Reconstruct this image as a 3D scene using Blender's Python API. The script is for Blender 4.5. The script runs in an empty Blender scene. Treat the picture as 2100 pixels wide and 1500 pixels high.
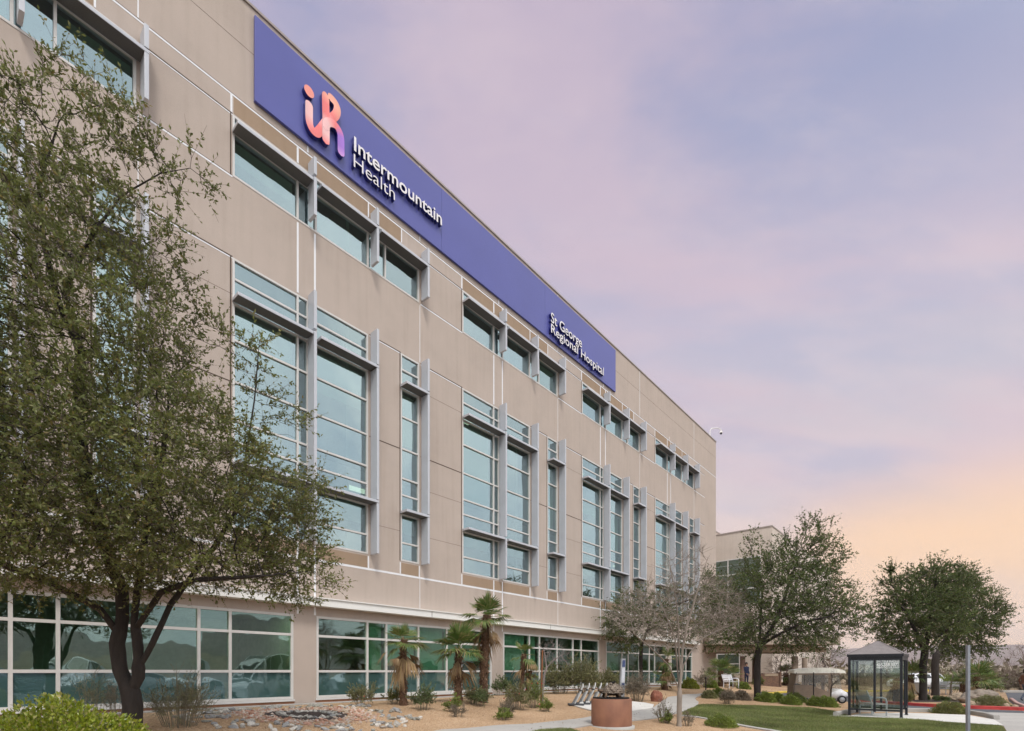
import bpy, bmesh, math, random
import numpy as np
from mathutils import Vector, Matrix
SC = bpy.context.scene
COL = SC.collection
RNG = np.random.default_rng(7)
random.seed(7)
PI = math.pi

# ---------------------------------------------------------------- camera geometry (photo measured at 2100x1500)
F, CX, HZ, CAMZ = 1060.0, 1050.0, 1377.0, 1.65
TH = math.atan2(920.0, F)
ST, CT = math.sin(TH), math.cos(TH)
P0 = Vector((0.0, 23.92, 0.0))
DIST = 23.92 * ST
def wall_w(x, y): return DIST + x * CT - y * ST           # distance in front of the facade plane
def wall_u(x, y): return x * ST + (y - 23.92) * CT          # distance along the facade
def smooth(a, b, t):
    t = np.clip((t - a) / (b - a), 0, 1); return t * t * (3 - 2 * t)
def gz(x, y):
    x = np.asarray(x, float); y = np.asarray(y, float)
    w = wall_w(x, y); u = wall_u(x, y)
    z = 0.62 - 0.32 * smooth(2.0, 7.2, w) - 0.30 * smooth(6.5, 12.0, w)
    z = z * (1 - 0.6 * smooth(34, 60, u))
    r = np.sqrt(x * x + y * y)
    z = z - 7.0 * smooth(75, 320, r)
    n = 0.02 * np.sin(x * 0.9 + 1.3) * np.sin(y * 0.7) + 0.012 * np.sin(x * 2.1 + y * 1.7)
    return z + n * smooth(60, 30, r) * smooth(1.0, 3.0, w) * smooth(10.0, 7.0, w)
def at(px, py, Y):
    return Vector(((px - CX) / F * Y, Y, CAMZ + (HZ - py) / F * Y))
def gpt(px, py, up=0.0):
    a = (px - CX) / F; k = (HZ - py) / F
    Y = np.linspace(3, 90, 9000)
    d = CAMZ + k * Y - gz(a * Y, Y)
    i = np.argmax(d < 0)
    y = float(Y[i]); x = a * y
    return Vector((x, y, float(gz(x, y)) + up))
def clear_wall(p, m=1.0):
    """slide a planting point along its sight line until it stands m metres clear of the hospital wall"""
    if wall_u(p.x, p.y) < 27 and wall_w(p.x, p.y) < m:
        a = p.x / p.y; Y = (m - DIST) / (a * CT - ST); p = Vector((a * Y, Y, float(gz(a * Y, Y))))
    return p
def facade_uz(px, py, w=0.0):
    """pixel -> (u, z) on the plane w metres in front of the facade"""
    a = (px - CX) / F; k = (HZ - py) / F
    Y = (w - DIST) / (a * CT - ST)
    return wall_u(a * Y, Y), CAMZ + k * Y

# ---------------------------------------------------------------- materials
def srgb(r, g, b):
    f = lambda c: (c / 255 / 12.92) if c / 255 <= 0.04045 else ((c / 255 + 0.055) / 1.055) ** 2.4
    return (f(r), f(g), f(b), 1)
MATS = {}
def newmat(name):
    m = bpy.data.materials.new(name); m.use_nodes = True
    nt = m.node_tree; nt.nodes.clear()
    out = nt.nodes.new('ShaderNodeOutputMaterial')
    MATS[name] = m
    return m, nt, out
def N(nt, kind, **kw):
    n = nt.nodes.new(kind)
    for k, v in kw.items():
        if hasattr(n, k): setattr(n, k, v)
        else: n.inputs[k].default_value = v
    return n
def L(nt, a, b): nt.links.new(a, b)
def ramp(nt, stops, fac=None):
    r = nt.nodes.new('ShaderNodeValToRGB')
    el = r.color_ramp.elements
    while len(el) < len(stops): el.new(0.5)
    for e, (p, c) in zip(el, stops):
        e.position = p; e.color = c if len(c) == 4 else (*c, 1)
    if fac is not None: L(nt, fac, r.inputs[0])
    return r
def mul(c, k): return (min(c[0] * k, 1), min(c[1] * k, 1), min(c[2] * k, 1), 1)
def M(name, c, rough=0.6, metal=0.0, nscale=6.0, var=0.18, bump=0.0, bscale=40.0, stretch=(1, 1, 1), spec=0.4, detail=6.0, coords='Object'):
    if name in MATS: return MATS[name]
    m, nt, out = newmat(name)
    if len(c) == 3: c = (*c, 1)
    b = N(nt, 'ShaderNodeBsdfPrincipled'); b.inputs['Roughness'].default_value = rough
    b.inputs['Metallic'].default_value = metal; b.inputs['Specular IOR Level'].default_value = spec
    tc = N(nt, 'ShaderNodeTexCoord'); mp = N(nt, 'ShaderNodeMapping'); mp.inputs['Scale'].default_value = stretch
    L(nt, tc.outputs[coords], mp.inputs[0])
    no = N(nt, 'ShaderNodeTexNoise'); no.inputs['Scale'].default_value = nscale; no.inputs['Detail'].default_value = detail
    no.inputs['Roughness'].default_value = 0.65
    L(nt, mp.outputs[0], no.inputs['Vector'])
    r = ramp(nt, [(0.25, mul(c, 1 - var)), (0.5, c), (0.75, mul(c, 1 + var))], no.outputs['Fac'])
    L(nt, r.outputs[0], b.inputs['Base Color'])
    if bump:
        n2 = N(nt, 'ShaderNodeTexNoise'); n2.inputs['Scale'].default_value = bscale; n2.inputs['Detail'].default_value = 4
        L(nt, mp.outputs[0], n2.inputs['Vector'])
        bp = N(nt, 'ShaderNodeBump'); bp.inputs['Strength'].default_value = bump; bp.inputs['Distance'].default_value = 0.02
        L(nt, n2.outputs['Fac'], bp.inputs['Height']); L(nt, bp.outputs[0], b.inputs['Normal'])
    L(nt, b.outputs[0], out.inputs[0])
    return m
def leafmat(name, cols, trans=0.25, rough=0.45, spec=0.35, vr=(0.75, 1.3), ns=1.1):
    """leaf colours spread over the leaves, one draw per leaf"""
    m, nt, out = newmat(name)
    g = N(nt, 'ShaderNodeNewGeometry')
    n = len(cols)
    r = ramp(nt, [((i + 0.5) / n, (*c, 1)) for i, c in enumerate(cols)], g.outputs['Random Per Island'])
    tc = N(nt, 'ShaderNodeTexCoord'); no = N(nt, 'ShaderNodeTexNoise'); no.inputs['Scale'].default_value = ns; no.inputs['Detail'].default_value = 3
    L(nt, tc.outputs['Object'], no.inputs['Vector'])
    hs = N(nt, 'ShaderNodeHueSaturation')
    mr = N(nt, 'ShaderNodeMapRange'); mr.inputs[1].default_value = 0.3; mr.inputs[2].default_value = 0.7; mr.inputs[3].default_value = vr[0]; mr.inputs[4].default_value = vr[1]
    L(nt, no.outputs['Fac'], mr.inputs[0]); L(nt, mr.outputs[0], hs.inputs['Value']); L(nt, r.outputs[0], hs.inputs['Color'])
    b = N(nt, 'ShaderNodeBsdfPrincipled'); b.inputs['Roughness'].default_value = rough; b.inputs['Specular IOR Level'].default_value = spec
    t = N(nt, 'ShaderNodeBsdfTranslucent')
    L(nt, hs.outputs[0], b.inputs['Base Color']); L(nt, hs.outputs[0], t.inputs['Color'])
    mx = N(nt, 'ShaderNodeMixShader'); mx.inputs[0].default_value = trans
    L(nt, b.outputs[0], mx.inputs[1]); L(nt, t.outputs[0], mx.inputs[2]); L(nt, mx.outputs[0], out.inputs[0])
    return m

# ---------------------------------------------------------------- objects
def tag(o, label=None, cat=None, group=None, kind=None):
    if label: o['label'] = label
    if cat: o['category'] = cat
    if group: o['group'] = group
    if kind: o['kind'] = kind
    return o
def empty(name, loc=(0, 0, 0), rz=0.0, label=None, cat=None, group=None):
    o = bpy.data.objects.new(name, None); COL.objects.link(o)
    o.location = loc; o.rotation_euler = (0, 0, rz); o.empty_display_size = 0.2
    return tag(o, label, cat, group)
def link(name, me, parent=None, mats=None, loc=None, rz=0.0):
    if mats is not None:
        for m in (mats if isinstance(mats, (list, tuple)) else [mats]): me.materials.append(m)
    o = bpy.data.objects.new(name, me); COL.objects.link(o)
    if parent: o.parent = parent
    if loc is not None: o.location = loc
    o.rotation_euler = (0, 0, rz)
    return o
def copy_tree(o, parent=None):
    c = o.copy(); COL.objects.link(c); c.parent = parent
    for ch in o.children: copy_tree(ch, c)
    return c
class MB:
    def __init__(s): s.v = []; s.f = []; s.m = []; s.sm = []
    def add(s, vs, fs, mi=0, sm=False):
        o = len(s.v); s.v += [tuple(v) for v in vs]
        for f in fs: s.f.append([i + o for i in f]); s.m.append(mi); s.sm.append(sm)
    def box(s, x0, x1, y0, y1, z0, z1, mi=0):
        s.add([(x0, y0, z0), (x1, y0, z0), (x1, y1, z0), (x0, y1, z0), (x0, y0, z1), (x1, y0, z1), (x1, y1, z1), (x0, y1, z1)],
              [(0, 3, 2, 1), (4, 5, 6, 7), (0, 1, 5, 4), (1, 2, 6, 5), (2, 3, 7, 6), (3, 0, 4, 7)], mi)
    def bbox(s, x0, x1, y0, y1, z0, z1, b=0.01, mi=0):
        """box with bevelled edges"""
        bm = bmesh.new(); bmesh.ops.create_cube(bm, size=1)
        for v in bm.verts:
            v.co = ((x0 + x1) / 2 + v.co.x * (x1 - x0), (y0 + y1) / 2 + v.co.y * (y1 - y0), (z0 + z1) / 2 + v.co.z * (z1 - z0))
        bmesh.ops.bevel(bm, geom=bm.edges[:], offset=b, segments=2, affect='EDGES', profile=0.5)
        s.frombm(bm, mi)
    def frombm(s, bm, mi=0, sm=False):
        bm.verts.index_update()
        s.add([v.co[:] for v in bm.verts], [[v.index for v in f.verts] for f in bm.faces], mi, sm); bm.free()
    def quad(s, a, b, c, d, mi=0): s.add([a, b, c, d], [(0, 1, 2, 3)], mi)
    def tube(s, pts, rad, n=8, mi=0, cap=True, sm=True):
        pts = [Vector(p) for p in pts]
        if not isinstance(rad, (list, tuple)): rad = [rad] * len(pts)
        e = None; vs = []
        for i, p in enumerate(pts):
            d = (pts[min(i + 1, len(pts) - 1)] - pts[max(i - 1, 0)]).normalized()
            if e is None: e = d.orthogonal().normalized()
            e = (e - d * e.dot(d))
            e = e.normalized() if e.length > 1e-6 else d.orthogonal().normalized()
            q = d.cross(e)
            for k in range(n):
                a = 2 * PI * k / n; vs.append(p + (e * math.cos(a) + q * math.sin(a)) * rad[i])
        fs = []
        for i in range(len(pts) - 1):
            for k in range(n):
                fs.append((i * n + k, i * n + (k + 1) % n, (i + 1) * n + (k + 1) % n, (i + 1) * n + k))
        s.add(vs, fs, mi, sm)
        if cap:
            o = len(vs); s.add(vs[:n], [tuple(range(n - 1, -1, -1))], mi); s.add(vs[o - n:], [tuple(range(n))], mi)
    def lathe(s, prof, n=32, mi=0, c=(0, 0), sm=True):
        vs = [(c[0] + r * math.cos(2 * PI * k / n), c[1] + r * math.sin(2 * PI * k / n), z) for r, z in prof for k in range(n)]
        fs = [(i * n + k, i * n + (k + 1) % n, (i + 1) * n + (k + 1) % n, (i + 1) * n + k) for i in range(len(prof) - 1) for k in range(n)]
        s.add(vs, fs, mi, sm)
    def prism(s, poly, z0, z1, mi=0, mside=None):
        n = len(poly)
        s.add([(x, y, z0) for x, y in poly] + [(x, y, z1) for x, y in poly], [tuple(range(n, 2 * n))], mi)
        s.add([(x, y, z0) for x, y in poly] + [(x, y, z1) for x, y in poly],
              [(i, (i + 1) % n, n + (i + 1) % n, n + i) for i in range(n)] + [tuple(range(n - 1, -1, -1))], mi if mside is None else mside)
    def blob(s, c, r, seed=0, amp=0.15, sub=3, mi=0, freq=2.0, flat=None, sm=True):
        bm = bmesh.new(); bmesh.ops.create_icosphere(bm, subdivisions=sub, radius=1)
        from mathutils import noise
        off = Vector((seed * 3.7, seed * 1.3, seed * 7.1))
        for v in bm.verts:
            d = v.co.normalized(); k = 1 + amp * noise.fractal(d * freq + off, 0.8, 2.0, 4)
            p = d * k
            if flat is not None and p.z < flat: p.z = flat
            v.co = (c[0] + p.x * r[0], c[1] + p.y * r[1], c[2] + p.z * r[2])
        s.frombm(bm, mi, sm)
    def build(s, name, mats, parent=None, loc=None, rz=0.0):
        me = bpy.data.meshes.new(name); me.from_pydata(s.v, [], s.f)
        me.polygons.foreach_set('material_index', s.m); me.polygons.foreach_set('use_smooth', s.sm)
        me.update()
        return link(name, me, parent, mats, loc, rz)
def npmesh(name, V, Q, mats, parent=None, mi=None, smooth_=False):
    """big mesh from numpy arrays; Q is (n,3) or (n,4)"""
    V = np.asarray(V, np.float32); Q = np.asarray(Q, np.int32); k = Q.shape[1]
    me = bpy.data.meshes.new(name)
    me.vertices.add(len(V)); me.vertices.foreach_set('co', V.ravel())
    me.loops.add(Q.size); me.loops.foreach_set('vertex_index', Q.ravel())
    me.polygons.add(len(Q)); me.polygons.foreach_set('loop_start', np.arange(0, Q.size, k, dtype=np.int32))
    me.polygons.foreach_set('loop_total', np.full(len(Q), k, np.int32))
    if mi is not None: me.polygons.foreach_set('material_index', np.asarray(mi, np.int32))
    me.polygons.foreach_set('use_smooth', np.full(len(Q), smooth_))
    me.update(calc_edges=True); me.validate()
    return link(name, me, parent, mats)
def unit(a): return a / np.maximum(np.linalg.norm(a, axis=-1, keepdims=True), 1e-9)
def leaves(P, D, ln, wd, fold=0.15, up=0.4, rng=RNG):
    """one folded diamond leaf per point: P base, D direction; ln, wd arrays"""
    n = len(P); D = unit(D)
    R = unit(rng.normal(size=(n, 3)) + np.array([0, 0, up * 2]))
    S = unit(np.cross(D, R)); Nn = np.cross(S, D)
    ln = np.broadcast_to(np.asarray(ln, float).reshape(-1, 1), (n, 1)); wd = np.broadcast_to(np.asarray(wd, float).reshape(-1, 1), (n, 1))
    a = P; b = P + D * ln * 0.5 + S * wd * 0.5 + Nn * wd * fold; c = P + D * ln; d = P + D * ln * 0.5 - S * wd * 0.5 + Nn * wd * fold
    V = np.stack([a, b, c, d], 1).reshape(-1, 3); Q = np.arange(4 * n).reshape(n, 4)
    return V, Q
def thin_tubes(A, B, ra, rb):
    """three-sided straight twigs, many at once"""
    n = len(A); D = unit(B - A); R = unit(np.cross(D, np.array([0.3, 0.5, 0.81]))); S = np.cross(D, R)
    V = []
    for P, r in ((A, ra), (B, rb)):
        r = np.broadcast_to(np.asarray(r, float).reshape(-1, 1), (n, 1))
        for k in range(3):
            t = 2 * PI * k / 3; V.append(P + (R * math.cos(t) + S * math.sin(t)) * r)
    V = np.stack(V, 1).reshape(-1, 3); o = np.arange(n)[:, None] * 6
    Q = np.concatenate([o + np.array([[k, (k + 1) % 3, 3 + (k + 1) % 3, 3 + k]]) for k in range(3)], 0)
    return V, Q
class NP:
    def __init__(s): s.V = []; s.Q = []; s.I = []; s.n = 0
    def add(s, V, Q, mi=0):
        s.V.append(V); s.Q.append(Q + s.n); s.I.append(np.full(len(Q), mi)); s.n += len(V)
    def build(s, name, mats, parent=None, sm=False): return npmesh(name, np.concatenate(s.V), np.concatenate(s.Q), mats, parent, np.concatenate(s.I), sm)
def grow(attr, seeds, step, infl, kill, iters=400, wob=0.15, rng=RNG, grav=0.0):
    """space colonisation: branches grow from seed chains towards the attractor points"""
    nodes = []; par = []
    for chain, p in seeds:
        prev = p
        for q in chain:
            nodes.append(np.array(q, float)); par.append(prev); prev = len(nodes) - 1
    A = np.array(attr); alive = np.ones(len(A), bool)
    Nn = np.array(nodes)
    d = np.linalg.norm(A[:, None] - Nn[None], axis=2); near = d.argmin(1); nd = d.min(1)
    for it in range(iters):
        act = alive & (nd < infl)
        if not act.any():
            if alive.any() and infl < 1e3: infl *= 1.5; continue
            break
        idx = np.nonzero(act)[0]
        tgt = near[idx]; u = np.unique(tgt); new = []; start = len(nodes)
        acc = np.zeros((len(nodes), 3)); np.add.at(acc, tgt, unit(A[idx] - Nn[tgt]))
        for k in u:
            dv = acc[k]; l = np.linalg.norm(dv)
            if l < 1e-6: continue
            dv = dv / l + rng.normal(size=3) * wob; dv[2] -= grav; dv /= np.linalg.norm(dv)
            p = nodes[k] + dv * step
            nodes.append(p); par.append(int(k)); new.append(p)
        if not new: break
        new = np.array(new); Nn = np.array(nodes)
        dd = np.linalg.norm(A[:, None] - new[None], axis=2); j = dd.argmin(1); dm = dd.min(1)
        bt = dm < nd - 1e-5; near[bt] = start + j[bt]; nd[bt] = dm[bt]
        alive &= nd > kill
        stuck = act & ~bt & (rng.random(len(A)) < 0.04); alive &= ~stuck
    return np.array(nodes), np.array(par)
def branch_mesh(nodes, par, tip, trunk_r, expo=2.4, nmin=3, nmax=9, rmax_of=None):
    n = len(nodes); kids = [[] for _ in range(n)]
    for i, p in enumerate(par):
        if p >= 0: kids[p].append(i)
    r = np.zeros(n)
    for i in range(n - 1, -1, -1):
        r[i] = tip if not kids[i] else sum(r[k] ** expo for k in kids[i]) ** (1 / expo)
    k = trunk_r / r[0]
    r = tip + (trunk_r - tip) * (np.maximum(r - tip, 0) / max(r[0] - tip, 1e-6)) ** 1.25
    V = []; Q = []; ring = {}; basis = {}
    def mk(p, d, e, rad, s):
        e = e - d * e.dot(d); e = e.normalized() if e.length > 1e-5 else d.orthogonal().normalized(); q = d.cross(e)
        o = len(V)
        for a in range(s):
            t = 2 * PI * a / s; V.append(p + (e * math.cos(t) + q * math.sin(t)) * rad)
        return o, e
    for i in range(n):
        P = Vector(nodes[i]); p = par[i]
        if p < 0:
            d = (Vector(nodes[kids[i][0]]) - P).normalized() if kids[i] else Vector((0, 0, 1))
            s = nmax; o, e = mk(P, d, d.orthogonal(), r[i] * 1.15, s); ring[i] = (o, s, d); basis[i] = e; continue
        PP = Vector(nodes[p]); d = (P - PP).normalized()
        main = max(kids[p], key=lambda q: r[q]) == i
        s = int(min(nmax, max(nmin, r[i] * 120)))
        if main and ring[p][1] >= s: s = ring[p][1] if r[i] > 0.02 else s
        if main and ring[p][1] == s: o0 = ring[p][0]; e = basis[p]
        else: o0, e = mk(PP, d, basis[p], min(r[i] * 1.1, r[p]), s)
        ch = kids[i]
        dn = (d + (Vector(nodes[max(ch, key=lambda q: r[q])]) - P).normalized()).normalized() if ch else d
        o, e = mk(P, dn, e, r[i], s); ring[i] = (o, s, d); basis[i] = e
        for a in range(s): Q.append((o0 + a, o0 + (a + 1) % s, o + (a + 1) % s, o + a))
    from mathutils import noise
    for i, v in enumerate(V):
        k = 0.016 * min(1.0, trunk_r / 0.2); V[i] = v + Vector((noise.noise(v * 7), noise.noise(v * 7 + Vector((9, 3, 1))), 0)) * k * min(1.0, max(0.0, 1.0 - max(v.z - 3.5, 0) * 0.4))
    return np.array([v[:] for v in V]), np.array(Q), r, kids
def ellipsoid_pts(c, r, n, rng=RNG, shell=0.0):
    d = unit(rng.normal(size=(n, 3))); k = rng.random((n, 1)) ** (1 / 3) * (1 - shell) + shell
    return np.array(c) + d * k * np.array(r)
# ---------------------------------------------------------------- camera, sky, sun
cam = bpy.data.cameras.new('camera'); camo = bpy.data.objects.new('camera', cam); COL.objects.link(camo)
camo.location = (0, 0, CAMZ); camo.rotation_euler = (PI / 2, 0, 0)
cam.sensor_width = 36; cam.lens = 36 * F / 2100; cam.shift_y = (HZ - 750) / 2100; cam.clip_end = 9000; cam.clip_start = 0.1
SC.camera = camo
SUN_EL, SUN_AZ = math.radians(55), math.radians(166)      # azimuth clockwise from +Y
w = bpy.data.worlds.new('World'); SC.world = w; w.use_nodes = True
nt = w.node_tree; nt.nodes.clear()
out = nt.nodes.new('ShaderNodeOutputWorld')
tc = N(nt, 'ShaderNodeTexCoord')
sep = N(nt, 'ShaderNodeSeparateXYZ'); L(nt, tc.outputs['Generated'], sep.inputs[0])
def V3(op, a, b=None):
    n = N(nt, 'ShaderNodeVectorMath', operation=op); L(nt, a, n.inputs[0])
    if b is not None: n.inputs[1].default_value = b
    return n
def MT(op, a, b=None, clamp=False):
    n = N(nt, 'ShaderNodeMath', operation=op); n.use_clamp = clamp
    for i, x in enumerate((a, b)):
        if x is None: continue
        if hasattr(x, 'links'): L(nt, x, n.inputs[i])
        else: n.inputs[i].default_value = x
    return n.outputs[0]
def mrange(a, f0, f1, t0=0.0, t1=1.0):
    n = N(nt, 'ShaderNodeMapRange'); n.interpolation_type = 'SMOOTHSTEP'; L(nt, a, n.inputs[0])
    for i, x in enumerate((f0, f1, t0, t1)): n.inputs[i + 1].default_value = x
    return n.outputs[0]
def mix(fac, a, b):
    n = N(nt, 'ShaderNodeMix', data_type='RGBA'); n.clamp_factor = True
    L(nt, fac, n.inputs[0])
    for i, x in ((6, a), (7, b)):
        if hasattr(x, 'links'): L(nt, x, n.inputs[i])
        else: n.inputs[i].default_value = x
    return n.outputs[2]
el = sep.outputs['Z']
base = ramp(nt, [(0.0, srgb(200, 190, 196)), (0.06, srgb(220, 200, 194)), (0.17, srgb(231, 205, 191)), (0.28, srgb(218, 200, 200)), (0.42, srgb(194, 188, 200)),
                 (0.55, srgb(184, 178, 198)), (0.68, srgb(156, 160, 190)), (0.80, srgb(134, 145, 183)), (1.0, srgb(134, 146, 184))], el)
# clouds: the direction projected on a flat cloud deck, drawn out into streaks
zz = MT('ADD', el, 0.30)
cx = MT('DIVIDE', sep.outputs['X'], zz); cy = MT('DIVIDE', sep.outputs['Y'], zz)
cmb = N(nt, 'ShaderNodeCombineXYZ'); L(nt, cx, cmb.inputs[0]); L(nt, cy, cmb.inputs[1])
mp = N(nt, 'ShaderNodeMapping'); mp.inputs['Rotation'].default_value = (0, 0, math.radians(62)); mp.inputs['Scale'].default_value = (0.75, 1.9, 1)
mp.inputs['Location'].default_value = (3.15, 0.7, 0)
L(nt, cmb.outputs[0], mp.inputs[0])
n1 = N(nt, 'ShaderNodeTexNoise'); n1.inputs['Scale'].default_value = 1.15; n1.inputs['Detail'].default_value = 10; n1.inputs['Roughness'].default_value = 0.56; n1.inputs['Distortion'].default_value = 0.5
L(nt, mp.outputs[0], n1.inputs['Vector'])
pk = mrange(n1.outputs['Fac'], 0.43, 0.62)
pk = MT('MULTIPLY', pk, 0.62)
c1 = mix(pk, base.outputs[0], srgb(212, 187, 196))
mp2 = N(nt, 'ShaderNodeMapping'); mp2.inputs['Rotation'].default_value = (0, 0, math.radians(70)); mp2.inputs['Scale'].default_value = (0.8, 2.6, 1); mp2.inputs['Location'].default_value = (7.3, 2.2, 0)
L(nt, cmb.outputs[0], mp2.inputs[0])
n2 = N(nt, 'ShaderNodeTexNoise'); n2.inputs['Scale'].default_value = 1.3; n2.inputs['Detail'].default_value = 6; n2.inputs['Distortion'].default_value = 0.4
L(nt, mp2.outputs[0], n2.inputs['Vector'])
bl = MT('MULTIPLY', mrange(n2.outputs['Fac'], 0.46, 0.70), 0.58)
c2 = mix(bl, c1, srgb(170, 175, 200))
# the last glow of the sunset low on the right
gd = V3('DOT_PRODUCT', tc.outputs['Generated'], Vector((0.99, 1.0, 0.30)).normalized()).outputs['Value']
g1 = MT('MULTIPLY', mrange(gd, 0.925, 0.99), mrange(n1.outputs['Fac'], 0.2, 0.6, 0.55, 1.0))
g1 = MT('MULTIPLY', g1, mrange(el, 0.33, 0.19))
nf = N(nt, 'ShaderNodeTexNoise'); nf.inputs['Scale'].default_value = 5.5; nf.inputs['Detail'].default_value = 8; nf.inputs['Roughness'].default_value = 0.62; L(nt, mp.outputs[0], nf.inputs['Vector'])
fine = MT('MULTIPLY', mrange(nf.outputs['Fac'], 0.42, 0.70), 0.30)
c2 = mix(MT('MULTIPLY', fine, mrange(n2.outputs['Fac'], 0.35, 0.6)), c2, srgb(226, 205, 206))
c3 = mix(MT('MULTIPLY', g1, 0.92), c2, srgb(255, 212, 168))
# away from the sunset the sky is a bright even overcast
bd = V3('DOT_PRODUCT', tc.outputs['Generated'], Vector((0.80, -0.50, 0.32)).normalized()).outputs['Value']
n3 = N(nt, 'ShaderNodeTexNoise'); n3.inputs['Scale'].default_value = 1.9; n3.inputs['Detail'].default_value = 5; L(nt, mp.outputs[0], n3.inputs['Vector'])
oc = ramp(nt, [(0.3, (0.98, 1.06, 1.18, 1)), (0.7, (1.62, 1.60, 1.58, 1))], n3.outputs['Fac'])
bd2 = V3('DOT_PRODUCT', tc.outputs['Generated'], Vector((-0.50, -0.82, 0.28)).normalized()).outputs['Value']
c4 = mix(MT('MAXIMUM', MT('MAXIMUM', mrange(bd, 0.40, 0.64), mrange(bd2, 0.10, 0.55)), mrange(el, 0.83, 0.97)), c3, oc.outputs[0])
bg = N(nt, 'ShaderNodeBackground'); L(nt, c4, bg.inputs[0]); bg.inputs[1].default_value = 0.77
sky = N(nt, 'ShaderNodeTexSky', sky_type='NISHITA'); sky.sun_disc = False; sky.sun_elevation = SUN_EL; sky.sun_rotation = SUN_AZ
bg2 = N(nt, 'ShaderNodeBackground'); L(nt, sky.outputs[0], bg2.inputs[0]); bg2.inputs[1].default_value = 0.004
ad = N(nt, 'ShaderNodeAddShader'); L(nt, bg.outputs[0], ad.inputs[0]); L(nt, bg2.outputs[0], ad.inputs[1]); L(nt, ad.outputs[0], out.inputs[0])
sl = bpy.data.lights.new('sun', 'SUN'); so = bpy.data.objects.new('sun', sl); COL.objects.link(so)
sl.energy = 1.5; sl.angle = math.radians(13); sl.color = (1.0, 0.95, 0.88)
sd = Vector((math.sin(SUN_AZ) * math.cos(SUN_EL), math.cos(SUN_AZ) * math.cos(SUN_EL), math.sin(SUN_EL)))
so.rotation_euler = sd.to_track_quat('Z', 'Y').to_euler()
vs = SC.view_settings; vs.view_transform = 'Standard'; vs.look = 'None'; vs.exposure = 0.50; vs.gamma = 1
SC.cycles.max_bounces = 8; SC.cycles.transparent_max_bounces = 16; SC.cycles.use_adaptive_sampling = True; SC.cycles.adaptive_threshold = 0.02
SC.cycles.use_denoising = True
# ---------------------------------------------------------------- the hospital (local x = along the wall, -y = out of the wall, z up)
RZ = math.atan2(CT, ST)
zV = lambda v: v + CAMZ
hosp = empty('hospital_building', P0, RZ, 'long beige four storey hospital with bays of green glass windows and aluminium sunshades', 'building')
def wallmat(name, c):
    m, nt, out = newmat(name)
    b = N(nt, 'ShaderNodeBsdfPrincipled'); b.inputs['Roughness'].default_value = 0.9; b.inputs['Specular IOR Level'].default_value = 0.15
    tc = N(nt, 'ShaderNodeTexCoord')
    n1 = N(nt, 'ShaderNodeTexNoise'); n1.inputs['Scale'].default_value = 0.55; n1.inputs['Detail'].default_value = 9; n1.inputs['Roughness'].default_value = 0.7; L(nt, tc.outputs['Object'], n1.inputs[0])
    mp = N(nt, 'ShaderNodeMapping'); mp.inputs['Scale'].default_value = (3.5, 3.5, 0.16); L(nt, tc.outputs['Object'], mp.inputs[0])
    n2 = N(nt, 'ShaderNodeTexNoise'); n2.inputs['Scale'].default_value = 1.6; n2.inputs['Detail'].default_value = 6; L(nt, mp.outputs[0], n2.inputs[0])
    n3 = N(nt, 'ShaderNodeTexNoise'); n3.inputs['Scale'].default_value = 90; n3.inputs['Detail'].default_value = 3; L(nt, tc.outputs['Object'], n3.inputs[0])
    a = ramp(nt, [(0.25, mul(c, 0.90)), (0.5, c), (0.75, mul(c, 1.07))], n1.outputs['Fac'])
    s = ramp(nt, [(0.3, (0.945, 0.94, 0.93, 1)), (0.55, (1, 1, 1, 1))], n2.outputs['Fac'])
    g = ramp(nt, [(0.3, (0.9, 0.9, 0.9, 1)), (0.7, (1.06, 1.06, 1.06, 1))], n3.outputs['Fac'])
    x1 = N(nt, 'ShaderNodeMix', data_type='RGBA', blend_type='MULTIPLY'); x1.inputs[0].default_value = 1; L(nt, a.outputs[0], x1.inputs[6]); L(nt, s.outputs[0], x1.inputs[7])
    x2 = N(nt, 'ShaderNodeMix', data_type='RGBA', blend_type='MULTIPLY'); x2.inputs[0].default_value = 1; L(nt, x1.outputs[2], x2.inputs[6]); L(nt, g.outputs[0], x2.inputs[7])
    L(nt, x2.outputs[2], b.inputs['Base Color'])
    bp = N(nt, 'ShaderNodeBump'); bp.inputs['Strength'].default_value = 0.35; bp.inputs['Distance'].default_value = 0.006; L(nt, n3.outputs['Fac'], bp.inputs['Height']); L(nt, bp.outputs[0], b.inputs['Normal'])
    L(nt, b.outputs[0], out.inputs[0]); return m
m_wall = wallmat('stucco', (0.482, 0.404, 0.352)); m_tan = wallmat('tan_panel', (0.35, 0.255, 0.18))
m_frame = M('frame_metal', (0.62, 0.60, 0.575), 0.4, 0, 3, 0.06); m_joint = M('joint_metal', (0.78, 0.78, 0.80), 0.45, 0, 3, 0.06)
m_dark = M('dark_joint', (0.09, 0.06, 0.045), 0.8, 0, 3, 0.1); m_alu = M('sunshade_aluminium', (0.50, 0.51, 0.545), 0.38, 0.15, 1.5, 0.06)
m_white = M('white_steel', (0.80, 0.79, 0.76), 0.45, 0, 1.2, 0.06, stretch=(1, 1, 4)); m_rust = M('rust_flashing', (0.26, 0.115, 0.06), 0.7, 0, 2, 0.3, stretch=(0.3, 1, 1)); m_conc = M('concrete', (0.40, 0.385, 0.36), 0.9, 0, 2.2, 0.14, 0.25, 60)
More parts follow.
